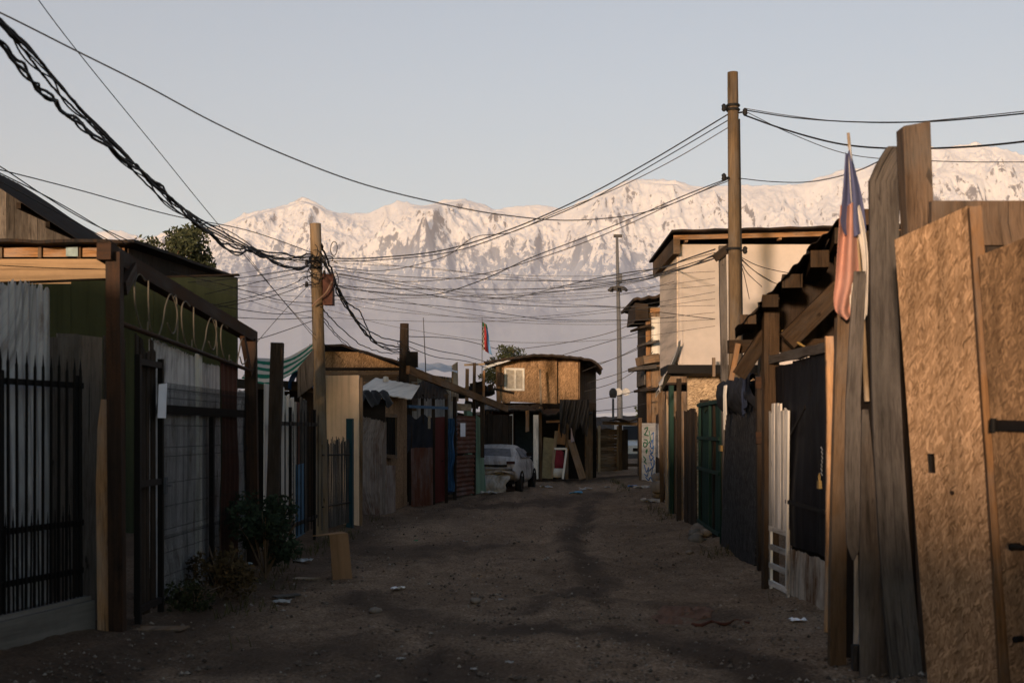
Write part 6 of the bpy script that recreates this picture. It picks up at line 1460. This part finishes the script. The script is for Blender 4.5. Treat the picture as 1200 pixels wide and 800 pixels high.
for k, pp in enumerate(([(474, 398), (510, 410), (545, 417), (584, 428)], [(474, 404), (510, 418), (550, 424), (584, 436)], [(476, 394), (540, 398), (600, 414)])):
    wire(('upper', 'lower', 'straightest')[k] + ' thin wire from the broken pole to the left corner of the chipboard house', pp, 28.4, 42, .010, 'wire_grey', g8)

g9 = 'fine stray wires across the gap between the two poles'
for k in range(9):
    y0 = 300 + k * 9; y1 = 318 + 8 * ((k * 5) % 9); sg = 14 + 5 * (k % 4)
    wire('fine stray wire sagging between the wooden pole and the thin post', [(384, y0), (470, y0 + (y1 - y0) * .2 + sg * .6), (590, y0 + (y1 - y0) * .45 + sg), (720, y0 + (y1 - y0) * .75 + sg * .7), (838, y1)], 18.9, 17.25, .0032, 'wire_grey', g9)
g10 = 'fine stray wires left of the wooden pole'
for k in range(7):
    y0 = 300 + k * 12; wire('fine stray wire running left from the wooden pole', [(366, y0), (330, y0 + 10 - 3 * k), (285, y0 + 20 - 7 * k), (230, y0 + 26 - 11 * k)], 18.8, 17.5, .0032, 'wire_grey', g10)

# ================================================================== GROUND CLUTTER
def gp_(px, py):   # a point of the dirt seen at pixel px, py
    d = 1.6 * F / (py - 505)
    for _ in range(4): d = (CAM_Z - gzf(X(px, d), d)) * F / (py - 505)
    return Vector((X(px, d), d, gzf(X(px, d), d)))
t = thing('cardboard_box', 'torn brown cardboard box standing open in the dirt left of the lane', 'box', gp_(400, 678))
o = gp_(401, 679)
b = MB(); panel4(b, o + Vector((-.10, .0, 0)), o + Vector((.115, -.05, .02)), o + Vector((.055, .06, .49)), o + Vector((-.15, .10, .475)), .008, 2); obj('front_flap', b, M['card'], t)
b = MB(); panel4(b, o + Vector((-.15, .10, .48)), o + Vector((.055, .06, .495)), o + Vector((-.04, .26, .50)), o + Vector((-.34, .14, .46)), .008, 2); obj('top_flap', b, M['card'], t)
b = MB(); panel4(b, o + Vector((-.11, .01, 0)), o + Vector((-.16, .42, 0)), o + Vector((-.14, .42, .40)), o + Vector((-.14, .11, .45)), .008, 2); obj('side_flap', b, plain('card_inside', (.10, .065, .04)), t)

def bits(name, label, cat, px, py, size, m, kind='crumple', group=None):
    size *= .75; c = gp_(px, py); b = MB()
    if kind == 'crumple':
        n = 7; o2 = rnd.uniform(0, 60); g = [[c + Vector(((i / n - .5) * size + .12 * size * math.sin(j * 2 + i), (j / n - .5) * size * .8, .008 + size * .22 * max(0, mnoise.noise(Vector((i * .5 + o2, j * .5, o2))) + .35))) for j in range(n + 1)] for i in range(n + 1)]
        b.sheet(g, .002, False)
    elif kind == 'flat':
        a = rnd.uniform(-.6, .6); u = Vector((math.cos(a), math.sin(a), .03)) * size; v = Vector((-math.sin(a), math.cos(a), .02)) * size * .45; c = c + Vector((0, 0, .014))
        panel4(b, c - u / 2 - v / 2, c + u / 2 - v / 2, c + u / 2 + v / 2, c - u / 2 + v / 2, .012, 3)
    else:
        b.rock(c + Vector((0, 0, size * .2)), size * .5, .6, 2)
    return obj(name, b, m, label=label, cat=cat, group=group)
white = plain('white_plastic', (.34, .33, .325), .6, 0, .45)
bits('scrap_board', 'flat weathered board lying in the dirt at the foot of the wicket gate', 'board', 188, 738, .55, M['w_old'], 'flat')
bits('fallen_stick', 'pale broken board lying left of the cardboard box', 'board', 358, 679, .42, M['w_pale'], 'flat')
bits('white_tray', 'white crushed tray behind the cardboard box', 'litter', 355, 658, .26, white)
bits('broken_stick', 'grey broken slat with torn paper below the shrub', 'litter', 336, 699, .34, M['w_grey'], 'flat')
bits('torn_bag', 'torn pale bag lying near the broken slat', 'litter', 330, 706, .2, white)
bits('blue_bottle', 'pale blue plastic bottle in the weeds at the foot of the shrub', 'bottle', 288, 662, .16, plain('pale_blue_plastic', (.30, .40, .48), .3))
bits('loose_stone', 'grey rounded stone left of the middle of the lane', 'stone', 440, 718, .15, M['stone'], 'rock')
bits('loose_stone', 'brown rounded stone near the middle of the lane', 'stone', 557, 706, .14, M['stone'], 'rock')
bits('loose_stone', 'small dark stone near the black metal gate', 'stone', 808, 650, .14, M['stone'], 'rock')
bits('white_scrap', 'white scrap in the foreground dirt, nearest the viewer', 'litter', 597, 777, .07, white)
bits('white_scrap', 'small white wrapper on the dirt left of the lane middle', 'litter', 545, 635, .10, white)
bits('white_scrap', 'crushed pale paper near the left fences', 'litter', 466, 690, .17, M['paper'])
bits('white_scrap', 'pale scrap low in the left foreground dirt', 'litter', 470, 773, .08, white)
bits('white_scrap', 'tiny pale scrap left of the foreground middle', 'litter', 555, 785, .05, white)
bits('white_scrap', 'small pale scrap right of the brown stone', 'litter', 587, 703, .06, white)
bits('green_scrap', 'small green wrapper on the left half of the lane', 'litter', 487, 634, .08, plain('green_plastic', (.05, .28, .12), .4))
bits('blue_bag', 'blue plastic bag lying far down the lane by the wrecked car', 'bag', 675, 578, .40, plain('blue_bag', (.10, .30, .50), .4))
bits('pale_bag', 'pale grey bag beside the blue plastic bag', 'bag', 686, 574, .42, plain('grey_bag', (.30, .29, .29), .5))
bits('blue_wrapper', 'small blue wrapper in front of the graffiti panel', 'litter', 741, 571, .30, plain('blue_wrap', (.06, .22, .55), .4))
bits('white_sack', 'white sack slumped at the foot of the graffiti panel', 'sack', 752, 571, .55, white)
bits('white_rags', 'white rags strewn on the dirt by the right fences', 'rags', 765, 588, .6, white)
bits('white_rags', 'white rubbish on the ground under the tail of the wrecked car', 'rubbish', 573, 578, .5, white)
bits('white_rags', 'white rubbish on the dirt beside the front of the wrecked car', 'rubbish', 640, 571, .45, white)
bits('pale_scrap', 'pale scrap in the middle distance right of the blue plastic bag', 'litter', 712, 571, .2, white)
bits('pale_strip', 'pale paper strip near the foot of the black metal gate', 'litter', 935, 728, .16, M['paper'])
t = thing('rubble_heap', 'low heap of rubble and broken concrete at the foot of the bottle green gate', 'rubble', gp_(838, 628))
for k in range(9):
    c = gp_(836 + rnd.uniform(-14, 12), 628 + rnd.uniform(-9, 9)); b = MB(); b.rock(c + Vector((-.12, 0, .03)), rnd.uniform(.05, .13), .6, 2, .6); obj('stone', b, M['stone'] if k % 3 else M['concrete'], t)
t = thing('stone_pile', 'pile of broken bricks and stones at the foot of the grey sheet panels', 'stones', gp_(776, 582))
for k in range(6):
    c = gp_(776 + rnd.uniform(-6, 6), 584 + rnd.uniform(-5, 3)); b = MB(); b.rock(c + Vector((0, 0, .10 + .16 * (k % 3))), rnd.uniform(.14, .24), .7); obj('stone', b, M['stone'], t)
b = MB(); c = gp_(423, 600); b.rock(c + Vector((0, 0, .12)), .30, .9); obj('large_stone', b, M['concrete'], label='large grey lump of concrete at the foot of the grey brown corrugated fence', cat='stone')
b = MB(); g = []
for i in range(34):
    row = []
    for j in range(22):
        u, v = i / 33 * 2 - 1, j / 21 * 2 - 1; wob_ = 1 + .35 * mnoise.noise(Vector((u * 2, v * 2, 9)))
        x_, y_ = u * math.sqrt(max(0, 1 - v * v / 2)) * wob_, v * math.sqrt(max(0, 1 - u * u / 2)) * wob_
        p = gp_(800 + 34 * x_ - 6 * y_, 721 + 11 * y_); e_ = max(0, 1 - max(abs(u), abs(v)))
        row.append(p + Vector((0, 0, .004 + .05 * min(1, e_ * 4) * max(0, .25 + mnoise.noise(Vector((x_ * 5 + y_ * 3, y_ * 7, 4)))))))
    g.append(row)
b.sheet(g, .004); obj('trodden_rag', b, cloth('mud_red_cloth', (.20, .105, .07), (.11, .06, .04)), label='muddy reddish cloth trodden into the dirt on the right of the lane', cat='cloth')
b = MB(); b.tube([gp_(812 + 66 * i / 14, 733 - 4 * i / 14 + 2 * math.sin(i)) + Vector((0, 0, .012)) for i in range(15)], .018, 6, r1=.008); obj('dark_strap', b, M['red_rust'], label='dark red strap trailing right from the muddy cloth', cat='strap')

# ---- shrub and weeds
def leafmat(nm, a, c):
    m = NT(nm); oi = m.n('NewGeometry'); return m.done(m.ramp(oi.outputs['Random Per Island'], [(0, a), (1, c)]), .8)
def bush(name, label, base, r, h, n, leaf, m, sticks=18):
    t = thing(name, label, 'shrub', base); b = MB(); base = Vector(base)
    for k in range(sticks):
        a = rnd.uniform(0, 6.28); e = base + Vector((math.cos(a) * r * rnd.uniform(.2, .9), math.sin(a) * r * rnd.uniform(.2, .9), h * rnd.uniform(.6, 1.0))); b.tube([base, base.lerp(e, .5) + Vector((0, 0, .06)), e], .010, 4, r1=.003)
    obj('stems', b, M['w_old'], t)
    cl = [(base + Vector((rnd.uniform(-r, r) * .65, rnd.uniform(-r, r) * .65, h * rnd.uniform(.25, .85))), rnd.uniform(.3, .55) * r) for k in range(12)]
    b = MB()
    for k in range(n):
        c, cr = rnd.choice(cl); v = Vector((rnd.gauss(0, 1), rnd.gauss(0, 1), rnd.gauss(0, 1))).normalized() * cr * rnd.random() ** .35; p = c + v
        if p.z < base.z + .01: p.z = base.z + .02
        u = Vector((rnd.uniform(-1, 1), rnd.uniform(-1, 1), rnd.uniform(-.8, .8))).normalized(); w_ = u.orthogonal().normalized(); s_ = leaf * rnd.uniform(.5, 1.2)
        b.quad(p - u * s_, p + w_ * s_ * .5, p + u * s_, p - w_ * s_ * .5)
    obj('foliage', b, m, t)
bush('dark_shrub', 'dense dark green shrub growing against the red brown sheet of the scroll gate', ground(-2.62, 13.6, 0), .42, .92, 2600, .035, leafmat('shrub_leaves', (.012, .020, .012), (.035, .05, .028)))
bush('dry_weed', 'dry reddish brown weed clump at the foot of the mesh gate', ground(-2.75, 12.1, 0), .34, .5, 1500, .028, leafmat('dry_weed_leaves', (.035, .025, .012), (.085, .055, .025)), 24)
bush('low_weed', 'low dark green weeds at the foot of the wicket gate and mesh gate', ground(-2.78, 11.2, 0), .3, .22, 700, .025, leafmat('low_weed_leaves', (.015, .018, .008), (.04, .042, .018)), 14)
b = MB(); 
for k in range(2600):
    side = rnd.random() < .45; y = rnd.uniform(9.5, 40) if rnd.random() < .6 else rnd.uniform(9.5, 22)
    if side: x = .027 * y - 3.2 + abs(rnd.gauss(0, .22)) + (.4 if y < 13 else 0)
    else: x = 2.42 + .02 * y - abs(rnd.gauss(0, .14))
    if mnoise.noise(Vector((x * .9, y * .55, 7))) < .05: continue
    if y > 23 and side: continue
    z = gzf(x, y)
    h = rnd.uniform(.03, .13); a = rnd.uniform(0, 6.28); q = Vector((math.cos(a), math.sin(a), 0)); p = Vector((x, y, z)); b.quad(p - q * .006, p + q * .006, p + q * .03 + Vector((0, 0, h)), p + q * .026 + Vector((0, 0, h)))
obj('grass_tufts', b, leafmat('tuft_leaves', (.03, .03, .012), (.09, .08, .035)), kind='stuff')
# ---- gravel
b = MB()
octa = [(1, 0, 0), (0, 1, 0), (-1, 0, 0), (0, -1, 0), (0, 0, .8), (0, 0, -.5)]; of = [(0, 1, 4), (1, 2, 4), (2, 3, 4), (3, 0, 4), (1, 0, 5), (2, 1, 5), (3, 2, 5), (0, 3, 5)]
for k in range(15000):
    y = 7.6 + 26 * rnd.random() ** 2.3; x = .0267 * y - .5 + rnd.uniform(-2.9, 2.9)
    if mnoise.noise(Vector((x * .8, y * .5, 2))) < -.12 and rnd.random() < .8: continue
    s_ = rnd.choice((.004, .005, .006, .008, .011, .016, .022 if rnd.random() < .35 else .006)) * rnd.uniform(.7, 1.2)
    z = gzf(x, y); a = rnd.uniform(0, 6.28); ca, sa = math.cos(a), math.sin(a); sx, sy = s_ * rnd.uniform(.8, 1.4), s_ * rnd.uniform(.7, 1.1)
    vs = [(x + (px * sx) * ca - (py * sy) * sa, y + (px * sx) * sa + (py * sy) * ca, z + .004 + pz * s_) for px, py, pz in octa]
    b.raw(vs, of, [[(0, 0)] * 3] * 8)
gm = NT('gravel_stone'); oi = gm.n('NewGeometry')
obj('gravel', b, gm.done(gm.ramp(oi.outputs['Random Per Island'], [(0, (.05, .038, .03)), (.8, (.16, .125, .10)), (1, (.30, .26, .22))]), .95), kind='stuff')
